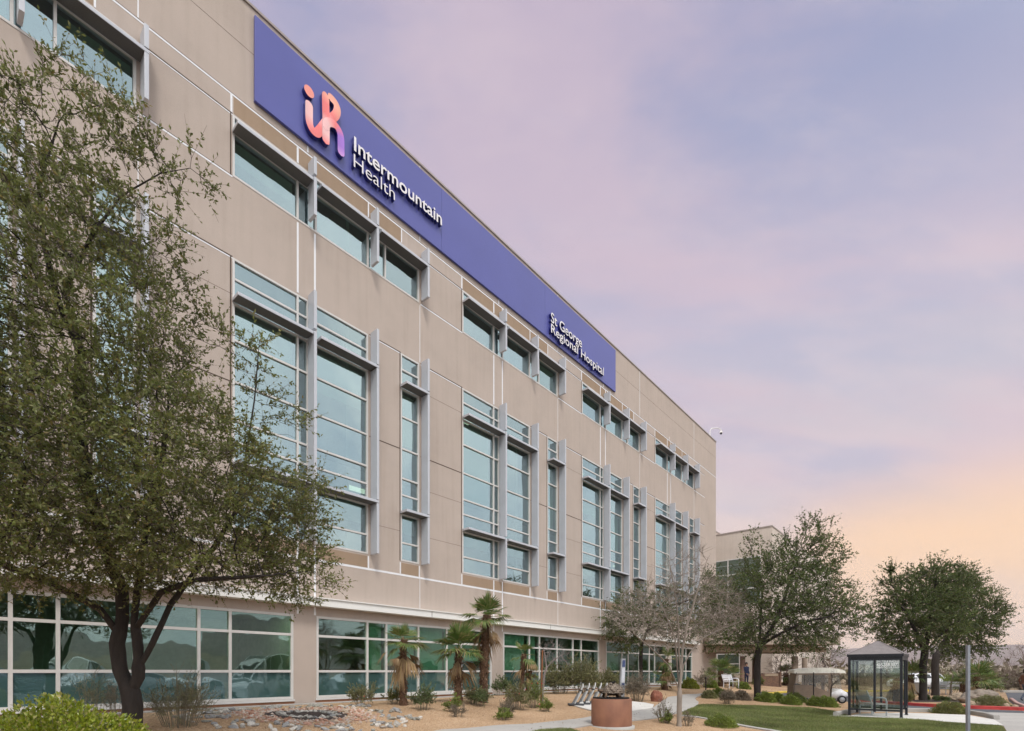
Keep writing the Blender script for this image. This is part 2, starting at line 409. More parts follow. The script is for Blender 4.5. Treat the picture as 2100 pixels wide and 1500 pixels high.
def glassmat(name, base, refl, fac, wav=0.018, var=None, transp=None):
    """coated green glass: a tinted mirror over a dark body, slightly wavy panes"""
    m, nt, out = newmat(name)
    tc = N(nt, 'ShaderNodeTexCoord'); g = N(nt, 'ShaderNodeNewGeometry')
    no = N(nt, 'ShaderNodeTexNoise'); no.inputs['Scale'].default_value = 0.8; no.inputs['Detail'].default_value = 1.5; L(nt, tc.outputs['Object'], no.inputs[0])
    bp = N(nt, 'ShaderNodeBump'); bp.inputs['Strength'].default_value = 1.0; bp.inputs['Distance'].default_value = wav; L(nt, no.outputs['Fac'], bp.inputs['Height'])
    gl = N(nt, 'ShaderNodeBsdfGlossy'); gl.inputs['Roughness'].default_value = 0.015; gl.inputs['Color'].default_value = (*refl, 1); L(nt, bp.outputs[0], gl.inputs['Normal'])
    gv = ramp(nt, [(0.0, mul((*refl, 1), 0.80)), (0.5, mul((*refl, 1), 0.95)), (1.0, mul((*refl, 1), 1.06))], g.outputs['Random Per Island']); L(nt, gv.outputs[0], gl.inputs['Color'])
    if transp:
        bd = N(nt, 'ShaderNodeBsdfTransparent'); bd.inputs[0].default_value = (*transp, 1)
    else:
        bd = N(nt, 'ShaderNodeBsdfDiffuse')
        if var:
            r = ramp(nt, [(0.0, (*base, 1)), (0.6, (*base, 1)), (1.0, (*var, 1))], g.outputs['Random Per Island']); L(nt, r.outputs[0], bd.inputs[0])
        else: bd.inputs[0].default_value = (*base, 1)
    lw = N(nt, 'ShaderNodeLayerWeight'); lw.inputs[0].default_value = 0.35
    mr = N(nt, 'ShaderNodeMapRange'); mr.inputs[3].default_value = fac; mr.inputs[4].default_value = min(fac + 0.35, 0.95); L(nt, lw.outputs['Fresnel'], mr.inputs[0])
    mx = N(nt, 'ShaderNodeMixShader'); L(nt, mr.outputs[0], mx.inputs[0]); L(nt, bd.outputs[0], mx.inputs[1]); L(nt, gl.outputs[0], mx.inputs[2]); L(nt, mx.outputs[0], out.inputs[0])
    return m
m_glass = glassmat('window_glass', (0, 0, 0), (0.66, 0.82, 0.84), 0.42, transp=(0.30, 0.47, 0.40))
m_span = glassmat('spandrel_glass', (0.05, 0.105, 0.10), (0.75, 0.95, 0.97), 0.20)
m_see = glassmat('clear_green_glass', (0, 0, 0), (0.66, 0.88, 0.80), 0.22, transp=(0.34, 0.60, 0.46))

BAY0 = -12.16
UMIN, UMAX, ROOF, BASE = -31.0, 26.4, zV(19.43), zV(-1.15)
bays = [BAY0 + 9.0 * k for k in (-1, 0, 1, 2, 3)]
TALL = [(0.0, 2.28), (2.50, 4.46), (5.86, 6.72)]      # windows of a bay: offsets along the wall
T0, T1 = zV(4.10), zV(11.80)
UP0, UP1 = zV(14.12), zV(15.88)
GR0, GR1 = zV(-0.86), zV(1.78)
GM = [0, 1.9, 2.69, 4.155, 5.60, 6.40, 8.24]
runs = [(b + 2.54, GM) for b in [BAY0 - 18] + bays[:4]] + [(bays[4] + 2.54, [0, 1.9, 2.69, 3.85])]
holes = []
for b in bays:
    for a, c in TALL: holes.append((b + a, b + c, T0, T1))
    holes.append((b, b + 6.72, UP0, UP1))
for b, g in runs: holes.append((b + g[0], b + g[-1], GR0, GR1))
# wall skin with real openings
wl = MB()
us = sorted({UMIN, UMAX, *[h[0] for h in holes if h[0] > UMIN], *[h[1] for h in holes if h[1] > UMIN]})
zs = sorted({BASE, ROOF, *[h[2] for h in holes], *[h[3] for h in holes]})
for i in range(len(us) - 1):
    z0 = BASE
    uc = (us[i] + us[i + 1]) / 2
    cuts = sorted((h[2], h[3]) for h in holes if h[0] < uc < h[1])
    for a, c in cuts + [(ROOF, ROOF)]:
        if a > z0: wl.quad((us[i], 0, z0), (us[i + 1], 0, z0), (us[i + 1], 0, a), (us[i], 0, a))
        z0 = c
for u0, u1, z0, z1 in holes:      # reveals
    y = 0.16
    wl.quad((u0, 0, z0), (u0, 0, z1), (u0, y, z1), (u0, y, z0)); wl.quad((u1, 0, z0), (u1, y, z0), (u1, y, z1), (u1, 0, z1))
    wl.quad((u0, 0, z1), (u1, 0, z1), (u1, y, z1), (u0, y, z1)); wl.quad((u0, 0, z0), (u0, y, z0), (u1, y, z0), (u1, 0, z0))
wl.quad((UMAX, 0, BASE), (UMAX, 24, BASE), (UMAX, 24, ROOF), (UMAX, 0, ROOF))
wl.quad((UMIN, 0, ROOF - 0.4), (UMAX, 0, ROOF - 0.4), (UMAX, 24, ROOF - 0.4), (UMIN, 24, ROOF - 0.4))
wl.quad((UMIN, 24, BASE), (UMIN, 0, BASE), (UMIN, 0, ROOF), (UMIN, 24, ROOF)); wl.quad((UMAX, 24, BASE), (UMIN, 24, BASE), (UMIN, 24, ROOF), (UMAX, 24, ROOF))
wl.build('wall', m_wall, hosp)
cp = MB(); cp.box(UMIN, UMAX + 0.03, -0.045, 0.35, ROOF, ROOF + 0.07); cp.box(UMAX - 0.32, UMAX + 0.03, 0.352, 24, ROOF, ROOF + 0.07)
cp.build('parapet_cap', M('cap_metal', (0.34, 0.29, 0.26), 0.5), hosp)
# joints pressed into the stucco: white metal reveals and dark shadow grooves
jt = MB(); dk = MB()
def hj(u0, u1, v, t=0.05, mb=None, p=0.006): (mb or jt).box(u0, u1, -p, 0.02, zV(v) - t / 2, zV(v) + t / 2)
def vj(u, v0, v1, t=0.06, mb=None, p=0.008): (mb or jt).box(u - t / 2, u + t / 2, -p, 0.02, zV(v0), zV(v1))
hj(UMIN, UMAX, 16.44); hj(UMIN, UMAX, 16.475, 0.02, dk, 0.004)
hj(UMIN, UMAX, 3.58, 0.07); hj(UMIN, UMAX, 18.1, 0.012, dk, 0.002)
for k, b in enumerate(bays + [bays[4] + 9]):
    g0 = b - 9 + 6.80
    g1 = min(b - 0.0, UMAX)
    hj(g0, g1, 15.90, 0.035, dk); hj(g0, g1, 15.865, 0.03); hj(g0, g1, 14.10, 0.05); hj(g0, g1, 14.135, 0.02, dk, 0.004)
    hj(g0, g1, 11.82, 0.035, dk); hj(g0, g1, 11.78, 0.035); hj(g0, g1, 8.25, 0.03, dk)
    for v in (10.75, 7.0, 5.2): hj(g0, g1, v, 0.01, dk, 0.002)
    if k == 5: continue
    hj(b + 4.52, b + 5.86, 11.82, 0.035, dk); hj(b + 4.52, b + 5.86, 11.78, 0.035); hj(b + 4.52, b + 5.86, 8.25, 0.03, dk); hj(b + 4.52, b + 5.86, 5.2, 0.01, dk, 0.002)
    for o in (1.92, 2.49):
        vj(b + o, 11.86, 14.06); vj(b + o, 2.40, 4.04); vj(b + o, 1.80, 2.06); vj(b + o, 15.92, 16.40)
    vj(b + 6.76, 11.86, 14.06, 0.02); vj(b + 6.76, 16.5, 19.4, 0.03); vj(b + 2.25, 16.5, 16.7, 0.05); vj(b + 6.76, 2.4, 3.54, 0.02)
    vj(b - 0.03, 15.92, 16.42, 0.055); vj(b + 4.48, 15.92, 16.42, 0.04); vj(b + 5.9, 15.92, 16.42, 0.04)
    vj(b + 4.48, 3.62, 4.04, 0.05); vj(b - 0.03, 3.62, 4.04, 0.05); vj(b + 5.84, 3.62, 4.04, 0.04); vj(b + 6.74, 3.62, 4.04, 0.04)
    vj(b - 0.05, 4.1, 11.8, 0.035, dk); vj(b + 5.83, 4.1, 11.8, 0.035, dk); vj(b - 0.05, 14.12, 15.9, 0.03, dk)
jt.build('joint_trim', m_joint, hosp); dk.build('joint_groove', m_dark, hosp)
# tan accent panels over and under the windows
def accent(u0, u1, v0, v1):
    p = MB(); p.box(u0 + 0.035, u1 - 0.035, -0.004, 0.02, zV(v0), zV(v1)); return p.build('accent_panel', m_tan, hosp)
for b in bays:
    for a, c in ((0, 1.92), (1.92, 2.49), (2.49, 4.48), (4.48, 5.9)): accent(b + a, b + c, 15.93, 16.41)
    for a, c in ((0, 1.92), (1.92, 2.49), (2.49, 4.46), (5.86, 6.72)): accent(b + a, b + c, 3.63, 4.03)
# windows: frame > pane
def win(u0, u1, z0, z1, um, zm, glass, name='window', t=0.058, skip=None, spandrel=None):
    f = MB(); y0, y1 = -0.012, 0.09
    f.box(u0, u0 + t, y0, y1, z0, z1); f.box(u1 - t, u1, y0, y1, z0, z1)
    for z in [z0 + t / 2, z1 - t / 2]: f.box(u0 + t, u1 - t, y0, y1, z - t / 2, z + t / 2)
    ub = [u0 + t / 2] + um + [u1 - t / 2]; zb = [z0 + t / 2] + zm + [z1 - t / 2]
    for u in um: f.box(u - t / 2, u + t / 2, y0, y1, z0 + t, z1 - t)
    for z in zm:
        for i in range(len(ub) - 1): f.box(ub[i] + t / 2, ub[i + 1] - t / 2, y0 + 0.004, y1, z - t / 2, z + t / 2)
    fo = f.build(name, m_frame, hosp)
    p = MB(); q = MB()
    for i in range(len(ub) - 1):
        for j in range(len(zb) - 1):
            jx, jz = random.uniform(-.009, .009), random.uniform(-.009, .009)
            a, b_, c, d = ub[i] + t * 0.3, ub[i + 1] - t * 0.3, zb[j] + t * 0.3, zb[j + 1] - t * 0.3
            tgt = q if (spandrel is not None and zb[j + 1] <= spandrel + 0.01) else p
            tgt.quad((a, 0.045 + jx, c), (b_, 0.045 - jx, c), (b_, 0.045 + jz - jx, d), (a, 0.045 + jz + jx, d))
    if p.v: p.build('pane', glass, fo)
    if q.v: q.build('spandrel_pane', m_span, fo)
    return fo
TZ = [zV(v) for v in (4.78, 5.83, 6.56, 7.18, 8.28, 9.47, 10.50, 11.22)]
def shade(u0, u1, v, d=0.40, t=0.09):
    s = MB(); s.bbox(u0, u1, -0.03 - d, -0.03, zV(v), zV(v) + t, 0.008)
    for u in (u0 + 0.15, u1 - 0.15): s.box(u - 0.02, u + 0.02, -0.035, 0.0, zV(v) + 0.02, zV(v) + 0.07)
    s.quad((u0 + .012, -.042, zV(v) - .003), (u1 - .012, -.042, zV(v) - .003), (u1 - .012, -.018 - d, zV(v) - .003), (u0 + .012, -.018 - d, zV(v) - .003), 1); s.build('sunshade', [m_alu, m_soffit_shaded], hosp)
m_soffit_shaded = M('perforated_soffit_shaded', (0.15, 0.145, 0.14), 0.6, 0.2, 120, 0.5)  # perforated underside, its colour also darkened in place of shade under the sunshade
def fin(u, v0, v1, d=0.39, t=0.095):
    s = MB(); s.bbox(u - t / 2, u + t / 2, -0.05 - d, -0.05, zV(v0), zV(v1), 0.006)
    for k in (0.12, 0.5, 0.88):
        z = zV(v0 + (v1 - v0) * k); s.box(u - 0.015, u + 0.015, -0.055, 0.0, z - 0.05, z + 0.05)
    s.build('sun_fin', m_alu, hosp)
for b in bays:
    win(b, b + 2.28, T0, T1, [b + 1.92], TZ, m_glass); win(b + 2.50, b + 4.46, T0, T1, [], TZ, m_glass); win(b + 5.86, b + 6.72, T0, T1, [], TZ, m_glass)
    win(b, b + 6.72, UP0, UP1, [b + 1.92, b + 2.52, b + 4.46, b + 5.18], [zV(15.40)], m_glass)
    f1, f2, f3 = b + 2.28, b + 4.58, b + 6.84
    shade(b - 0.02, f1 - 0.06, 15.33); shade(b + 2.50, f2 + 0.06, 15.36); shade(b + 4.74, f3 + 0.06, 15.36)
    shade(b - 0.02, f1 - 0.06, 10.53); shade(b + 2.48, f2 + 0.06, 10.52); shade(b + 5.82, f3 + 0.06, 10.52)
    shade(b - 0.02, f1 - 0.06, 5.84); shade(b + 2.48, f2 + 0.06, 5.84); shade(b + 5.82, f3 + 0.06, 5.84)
    fin(f1, 15.55, 16.10); fin(f1, 14.28, 15.46); fin(f2, 15.47, 16.05); fin(f2, 14.20, 15.34); fin(f3, 15.47, 16.05); fin(f3, 14.20, 15.34)
    fin(f1, 10.72, 11.92); fin(f1, 5.98, 10.64); fin(f1, 4.12, 5.90)
    for f in (f2, f3): fin(f, 10.63, 11.86); fin(f, 5.95, 10.50); fin(f, 4.08, 5.82)
for b, g in runs: win(b, b + g[-1], GR0, GR1, [b + x for x in g[1:-1]], [zV(0.0), zV(1.14)], m_see, t=0.075, spandrel=zV(0.0))
# ledge over the ground floor, sill flashing and footing
lg = MB(); lg.box(UMIN, 21.9, -0.36, -0.002, zV(2.07), zV(2.30)); lg.box(UMIN, 21.9, -0.40, -0.004, zV(2.302), zV(2.335))
for k in range(-4, 4):
    u = -5.1 + 7.6 * k
    if u < 21: lg.box(u - 0.008, u + 0.008, -0.366, -0.34, zV(2.08), zV(2.29), 1)
lg.build('ledge', [m_white, m_dark], hosp)
fl = MB()
for b, g in runs: fl.box(b - 0.03, b + g[-1] + 0.03, -0.05, 0.0, zV(-0.93), zV(-0.865), 1); fl.box(b - 0.03, b + g[-1] + 0.03, -0.02, 0.0, zV(-1.06), zV(-0.932), 0)
fl.build('sill_flashing', [m_rust, m_frame], hosp)
ft = MB(); ft.box(UMIN, UMAX, -0.46, -0.03, zV(-1.25), zV(-1.005)); ft.build('footing_strip', m_conc, hosp)
# ground floor room behind the clear glass
rm = MB(); X0, X1, Z0, Z1, YB = -31, 21.9, zV(-1.0), zV(1.92), 5.0
rm.quad((X0, 0.2, Z0), (X1, 0.2, Z0), (X1, YB, Z0), (X0, YB, Z0), 1); rm.quad((X0, 0.2, Z1), (X0, YB, Z1), (X1, YB, Z1), (X1, 0.2, Z1), 2)
rm.quad((X0, YB, Z0), (X1, YB, Z0), (X1, YB, Z1), (X0, YB, Z1)); rm.quad((X0, 0.2, Z0), (X0, YB, Z0), (X0, YB, Z1), (X0, 0.2, Z1)); rm.quad((X1, 0.2, Z0), (X1, YB, Z0), (X1, YB, Z1), (X1, 0.2, Z1))
for u in (-19, -10, -4.1, -1, 8): rm.box(u - 0.06, u + 0.06, 0.3, YB - 0.01, Z0 + 0.01, Z1 - 0.01)
rm.build('interior_room', [M('interior_wall', (0.42, 0.45, 0.40), 0.9), M('carpet', (0.10, 0.10, 0.09), 0.95), M('ceiling_tile', (0.6, 0.6, 0.56), 0.9)], hosp)
uf = MB(); urs = random.Random(5)
for f0, f1 in ((2.75, 7.02), (7.22, 11.98), (12.2, 16.35)):
    a, b_, y0, y1 = UMIN + .2, UMAX - .3, 0.22, 4.6; zl, zh = zV(f0), zV(f1)
    uf.quad((a, y0, zl), (b_, y0, zl), (b_, y1, zl), (a, y1, zl), 1); uf.quad((a, y0, zh), (a, y1, zh), (b_, y1, zh), (b_, y0, zh), 2); uf.quad((a, y1, zl), (b_, y1, zl), (b_, y1, zh), (a, y1, zh))
    u = a
    while u < b_: uf.box(u - .06, u + .06, y0 + .1, y1 - .01, zl + .01, zh - .01); u += 4.5
uf.build('upper_rooms', [M('room_wall', (0.36, 0.37, 0.33), 0.9), M('room_floor', (0.12, 0.11, 0.10), 0.9), M('room_ceiling', (0.45, 0.45, 0.42), 0.9)], hosp)
m_blind = M('blind_fabric', (0.62, 0.66, 0.58), 0.8, 0, 1.5, 0.06, stretch=(14, 1, 0.3))
def blind(u0, u1, v0, v1, y=0.22):
    p = MB(); p.box(u0, u1, y, y + 0.012, zV(v0), zV(v1)); p.build('window_blind', m_blind, hosp)
B2, B3, B4 = runs[2][0], runs[3][0], runs[4][0]
blind(B2 + 1.95, B2 + 2.62, 0.03, 1.75); blind(B2 + 2.75, B2 + 4.1, 0.2, 1.75); blind(B2 + 4.2, B2 + 5.55, 0.03, 1.75); blind(B2 + 5.65, B2 + 6.35, 0.03, 1.75); blind(B2 + 6.45, B2 + 7.6, 0.45, 1.2)
blind(B3 + 0.08, B3 + 1.75, 0.03, 1.75); blind(B3 + 1.95, B3 + 2.6, 0.03, 1.75); blind(B4 + 0.08, B4 + 1.85, 0.03, 1.1)
m_lamp, nt_, out_ = newmat('ceiling_lamp'); e_ = N(nt_, 'ShaderNodeEmission'); e_.inputs[0].default_value = (1, 0.93, 0.66, 1); e_.inputs[1].default_value = 4.5; L(nt_, e_.outputs[0], out_.inputs[0])
for u, y in ((-9.1, 1.15), (-11.2, 0.95), (-13.4, 1.3), (-3.0, 3.4), (3.6, 3.2)):
    p = MB(); p.box(u - 0.55, u + 0.55, y - 0.28, y + 0.28, Z1 - 0.03, Z1 - 0.005); p.build('ceiling_light', m_lamp, hosp)
for b in bays:                       # shades pulled to different heights upstairs, and a few lit ceiling panels
    for (a, c) in ((0.07, 1.86), (2.57, 4.40), (5.92, 6.66)):
        for v0, v1 in ((5.0, 5.80), (7.25, 10.45), (7.25, 9.4), (4.8, 5.8)):
            if urs.random() < 0.42: h_ = (v1 - v0) * urs.choice([.25, .4, .6, 1.0]); blind(b + a, b + c, v1 - h_, v1, 0.24 + urs.random() * .03)
    for a, c in ((0.07, 1.86), (2.57, 4.40), (4.52, 5.12), (5.24, 6.66)):
        if urs.random() < 0.4: blind(b + a, b + c, 15.35 - urs.choice([.3, .6, 1.15]), 15.35, 0.24)
m_lamp2, nt_, out_ = newmat('dim_ceiling_lamp'); e_ = N(nt_, 'ShaderNodeEmission'); e_.inputs[0].default_value = (1, 0.95, 0.78, 1); e_.inputs[1].default_value = 1.1; L(nt_, e_.outputs[0], out_.inputs[0])
for u, y, v in ((-7.0, 1.9, 7.02), (-1.0, 2.2, 11.98), (8.0, 1.8, 11.98), (12.0, 1.9, 7.02)):
    p = MB(); p.box(u - 0.5, u + 0.5, y - 0.2, y + 0.2, zV(v) - 0.03, zV(v) - 0.006); p.build('ceiling_light', m_lamp2, hosp)
dkf = MB()
for u, y, a, h in ((-8.9, 2.2, 0.9, 0.75), (-7.2, 2.6, 0.6, 1.1), (-2.1, 1.0, 0.8, 0.42 + 1.0), (-14, 2.2, 1.1, 0.9), (4.6, 2.0, 1.2, 0.9), (6.2, 1.2, 0.5, 1.2)):
    dkf.bbox(u - a, u + a, y - 0.3, y + 0.3, Z0 + 0.01, Z0 + h, 0.02)
dkf.build('office_furniture', M('office_dark', (0.035, 0.033, 0.03), 0.6), hosp)

# ---------------------------------------------------------------- the blue sign
sign = empty('wall_sign', P0, RZ, 'long blue wall sign with white raised lettering and a coral ribbon logo', 'sign')
su0, su1 = facade_uz(522, 213, 0.08)[0], facade_uz(1262, 805, 0.08)[0]
sz0, sz1 = zV(16.70), zV(19.20)
pn = MB(); pn.box(su0 + .02, su1 - .02, -0.085, -0.018, sz0 + .02, sz1 - .02, 1); js = [su0] + [facade_uz(x, 500, 0.08)[0] for x in (905, 1117)] + [su1]
for a, b in zip(js, js[1:]): pn.bbox(a + 0.004, b - 0.004, -0.10, -0.02, sz0, sz1, 0.003)
pn.build('panel', M('sign_blue', (0.088, 0.096, 0.33), 0.38, 0, 0.35, 0.07, spec=0.4) if 0 else [M('sign_blue', (0.088, 0.096, 0.33), 0.38, 0, 0.35, 0.07, spec=0.4), M('sign_core', (0.02, 0.02, 0.08), .6)], sign)
m_let = M('letter_white', (0.80, 0.77, 0.78), 0.4, 0, 4, 0.03); m_navy = M('letter_navy', (0.012, 0.016, 0.16), 0.4, 0, 4, 0.05)
def text_mesh(s, depth, bold=0.0, spacing=1.0):
    cu = bpy.data.curves.new('text', 'FONT'); cu.body = s; cu.extrude = depth / 2; cu.offset = bold; cu.resolution_u = 5; cu.space_character = spacing
    o = bpy.data.objects.new('text', cu); COL.objects.link(o)
    dg = bpy.context.evaluated_depsgraph_get(); me = bpy.data.meshes.new_from_object(o.evaluated_get(dg)); bpy.data.objects.remove(o); bpy.data.curves.remove(cu)
    co = np.empty(len(me.vertices) * 3, np.float32); me.vertices.foreach_get('co', co); return me, co.reshape(-1, 3)
CAPM, cc = text_mesh('H', 0.1); CAPH = float(cc[:, 1].max() - cc[:, 1].min())
def lettering(name, s, u0, u1, z0, cap, depth, y_back, parent, mats, bold=0.0, spacing=1.0):
    """raised letters whose width and cap height are measured on the photo"""
    me, co = text_mesh(s, depth, bold, spacing)
    x0, x1 = co[:, 0].min(), co[:, 0].max(); kx = (u1 - u0) / (x1 - x0); kz = cap / (CAPH + 2 * bold)
    C = np.stack([u0 + (co[:, 0] - x0) * kx, y_back - depth / 2 - co[:, 2], z0 + (co[:, 1] + bold) * kz], 1)
    me.vertices.foreach_set('co', C.astype(np.float32).ravel()); me.materials.clear()
    for m in mats: me.materials.append(m)
    me.update()
    for p in me.polygons: p.material_index = 0 if abs(p.normal.y) > 0.9 else (1 if len(mats) > 1 else 0)
    return link(name, me, parent)
WF = 0.25
def span(xl, yl_base, yl_top, xr, w=WF):
    a = facade_uz(xl, yl_base, w); b = facade_uz(xl, yl_top, w); c = facade_uz(xr, yl_base, w); return a[0], c[0], a[1], b[1] - a[1]
u0, u1, z0, cap = span(726.2, 308.4, 279.0, 906.5)
lettering('lettering', 'Intermountain', u0, u1, z0, cap, 0.145, -0.104, sign, [m_let, m_navy], 0.012)
u0, u1, z0, cap = span(725.6, 341.3, 315.0, 810.0)
lettering('lettering', 'Health', u0, u1, z0, cap, 0.145, -0.104, sign, [m_let, m_navy], -0.006)
u0, u1, z0, cap = span(1130.2, 660.0, 639.6, 1193.5)
lettering('lettering', 'St George', u0, u1, z0, cap, 0.145, -0.104, sign, [m_let, m_navy], 0.006)
u0, u1, z0, cap = span(1130.4, 681.5, 663.2, 1238.4)
lettering('lettering', 'Regional Hospital', u0, u1, z0, cap, 0.145, -0.104, sign, [m_let, m_navy], 0.006)
# ribbon logo: strokes through points measured on the sign, one constant width
def uzp(zx, zy): return Vector(facade_uz(600 + zx / 4.6875, 160 + zy / 4.6875, WF))
def spline(pts, n=10):
    P = [pts[0] * 2 - pts[1]] + pts + [pts[-1] * 2 - pts[-2]]; o = []
    for i in range(1, len(P) - 2):
        for k in range(n):
            t = k / n; o.append(0.5 * ((2 * P[i]) + (P[i + 1] - P[i - 1]) * t + (2 * P[i - 1] - 5 * P[i] + 4 * P[i + 1] - P[i + 2]) * t * t + (3 * P[i] - P[i - 1] - 3 * P[i + 1] + P[i + 2]) * t ** 3))
    return o + [pts[-1]]
m_logo, nt, out = newmat('logo_ribbon')
at_ = N(nt, 'ShaderNodeAttribute'); at_.attribute_name = 'Col'; b_ = N(nt, 'ShaderNodeBsdfPrincipled'); b_.inputs['Roughness'].default_value = 0.4
L(nt, at_.outputs['Color'], b_.inputs['Base Color']); L(nt, b_.outputs[0], out.inputs[0])
logo = empty('logo', (0, 0, 0)); logo.parent = sign
CORAL, PINK, PEACH, PURP, LILAC = srgb(238, 120, 118), srgb(240, 190, 188), srgb(245, 172, 148), srgb(160, 110, 205), srgb(205, 150, 215)
def ribbon(px, wid, cols, front, depth=0.145):
    c = spline([uzp(*p) for p in px]); n = len(c)
    Ls = [0.0]
    for a, b in zip(c, c[1:]): Ls.append(Ls[-1] + (b - a).length)
    mb = MB(); colr = []; ACR = 5
    yb, yf = -0.104, -0.104 - depth - front
    for i, p in enumerate(c):
        t = (c[min(i + 1, n - 1)] - c[max(i - 1, 0)]).normalized(); nn = Vector((-t.y, t.x)); f = Ls[i] / Ls[-1] * (len(cols) - 1); k = min(int(f), len(cols) - 2)
        col = [cols[k][q] * (1 - f + k) + cols[k + 1][q] * (f - k) for q in range(3)]
        wd = wid
        s = min(Ls[i], Ls[-1] - Ls[i]); wd = wid * math.sqrt(max(0.0, 1 - max(0.0, 1 - s / (wid * 0.5)) ** 2)) if s < wid * 0.5 else wid
        for a in range(ACR):
            q = p + nn * wd * (a / (ACR - 1) - 0.5); mb.v.append((q.x, yf, q.y)); g = 1.0 + 0.16 * (a / (ACR - 1) - 0.5)
            colr.append((*[min(1, x * g) for x in col], 1))
        for a in (0, 1):
            q = p + nn * wd * (a - 0.5); mb.v.append((q.x, yb, q.y)); colr.append((0.012, 0.016, 0.16, 1))
            mb.v.append((q.x, yf, q.y)); colr.append((0.012, 0.016, 0.16, 1))
    S = ACR + 4
    for i in range(n - 1):
        o, o2 = i * S, (i + 1) * S
        for a in range(ACR - 1): mb.f.append([o + a, o2 + a, o2 + a + 1, o + a + 1])
        mb.f.append([o + ACR, o + ACR + 1, o2 + ACR + 1, o2 + ACR]); mb.f.append([o + ACR + 2, o2 + ACR + 2, o2 + ACR + 3, o + ACR + 3])
    mb.m = [0] * len(mb.f); mb.sm = [False] * len(mb.f)
    ob = mb.build('ribbon', m_logo, logo); ca = ob.data.color_attributes.new('Col', 'FLOAT_COLOR', 'POINT')
    ca.data.foreach_set('color', np.array(colr, np.float32).ravel()); return ob
wid = (uzp(198, 300) - uzp(122, 250)).x
ribbon([(160, 222), (160, 300), (160, 380), (166, 440), (192, 500), (230, 528), (262, 505), (300, 455), (345, 405), (400, 372), (425, 335), (430, 290), (412, 240), (375, 196), (340, 172)], wid * 0.96, [PINK, PINK, CORAL, CORAL, PINK, CORAL, PEACH, PEACH], 0.0)
ribbon([(340, 172), (322, 176), (318, 205), (320, 300), (322, 400), (322, 500), (320, 636)], wid * 0.97, [PEACH, CORAL, CORAL, PINK, PINK, CORAL], 0.003)
ribbon([(318, 500), (328, 440), (355, 428), (400, 446), (440, 495), (462, 560), (465, 640), (467, 752)], wid * 0.95, [PINK, PINK, CORAL, PURP, PURP, LILAC], 0.006)
dt = MB(); dc = uzp(160, 130); rr = (uzp(208, 165) - uzp(112, 95)).x / 2
poly = [(dc.x + rr * math.cos(2 * PI * k / 36), dc.y + rr * 1.0 * math.sin(2 * PI * k / 36)) for k in range(36)]
dt.add([(x, -0.249, z) for x, z in poly], [tuple(range(36))], 0); dt.add([(x, -0.104, z) for x, z in poly] + [(x, -0.249, z) for x, z in poly], [(i, (i + 1) % 36, 36 + (i + 1) % 36, 36 + i) for i in range(36)], 1)
dt.build('dot', [M('logo_dot', srgb(240, 150, 135), 0.4, 0, 2, 0.05), m_navy], logo)
# ---------------------------------------------------------------- little security camera on the parapet corner
sc_ = empty('security_camera', P0 + Vector((ST, CT, 0)) * 25.3 + Vector((0, 0, ROOF + 0.07)), RZ, 'small white security camera on a curved arm above the roof corner', 'camera')
a = MB(); a.tube([(0, 0.1, 0), (0, 0.1, 0.55), (0.1, 0, 0.75), (0.6, -0.35, 0.85), (0.85, -0.5, 0.78), (0.88, -0.5, 0.62)], 0.035, 8); a.lathe([(0.1, 0), (0.1, 0.03), (0.0, 0.03)], 12, 0, (0, 0.1)); a.build('arm', m_white, sc_)
a = MB(); a.lathe([(0.0, 0.66), (0.09, 0.64), (0.12, 0.55), (0.12, 0.48), (0.0, 0.48)], 14, 0, (0.88, -0.5)); a.blob((0.88, -0.5, 0.46), (0.1, 0.1, 0.1), 1, 0, 2, 1); a.build('dome', [m_white, M('smoked_dome', (0.02, 0.02, 0.03), 0.15)], sc_)
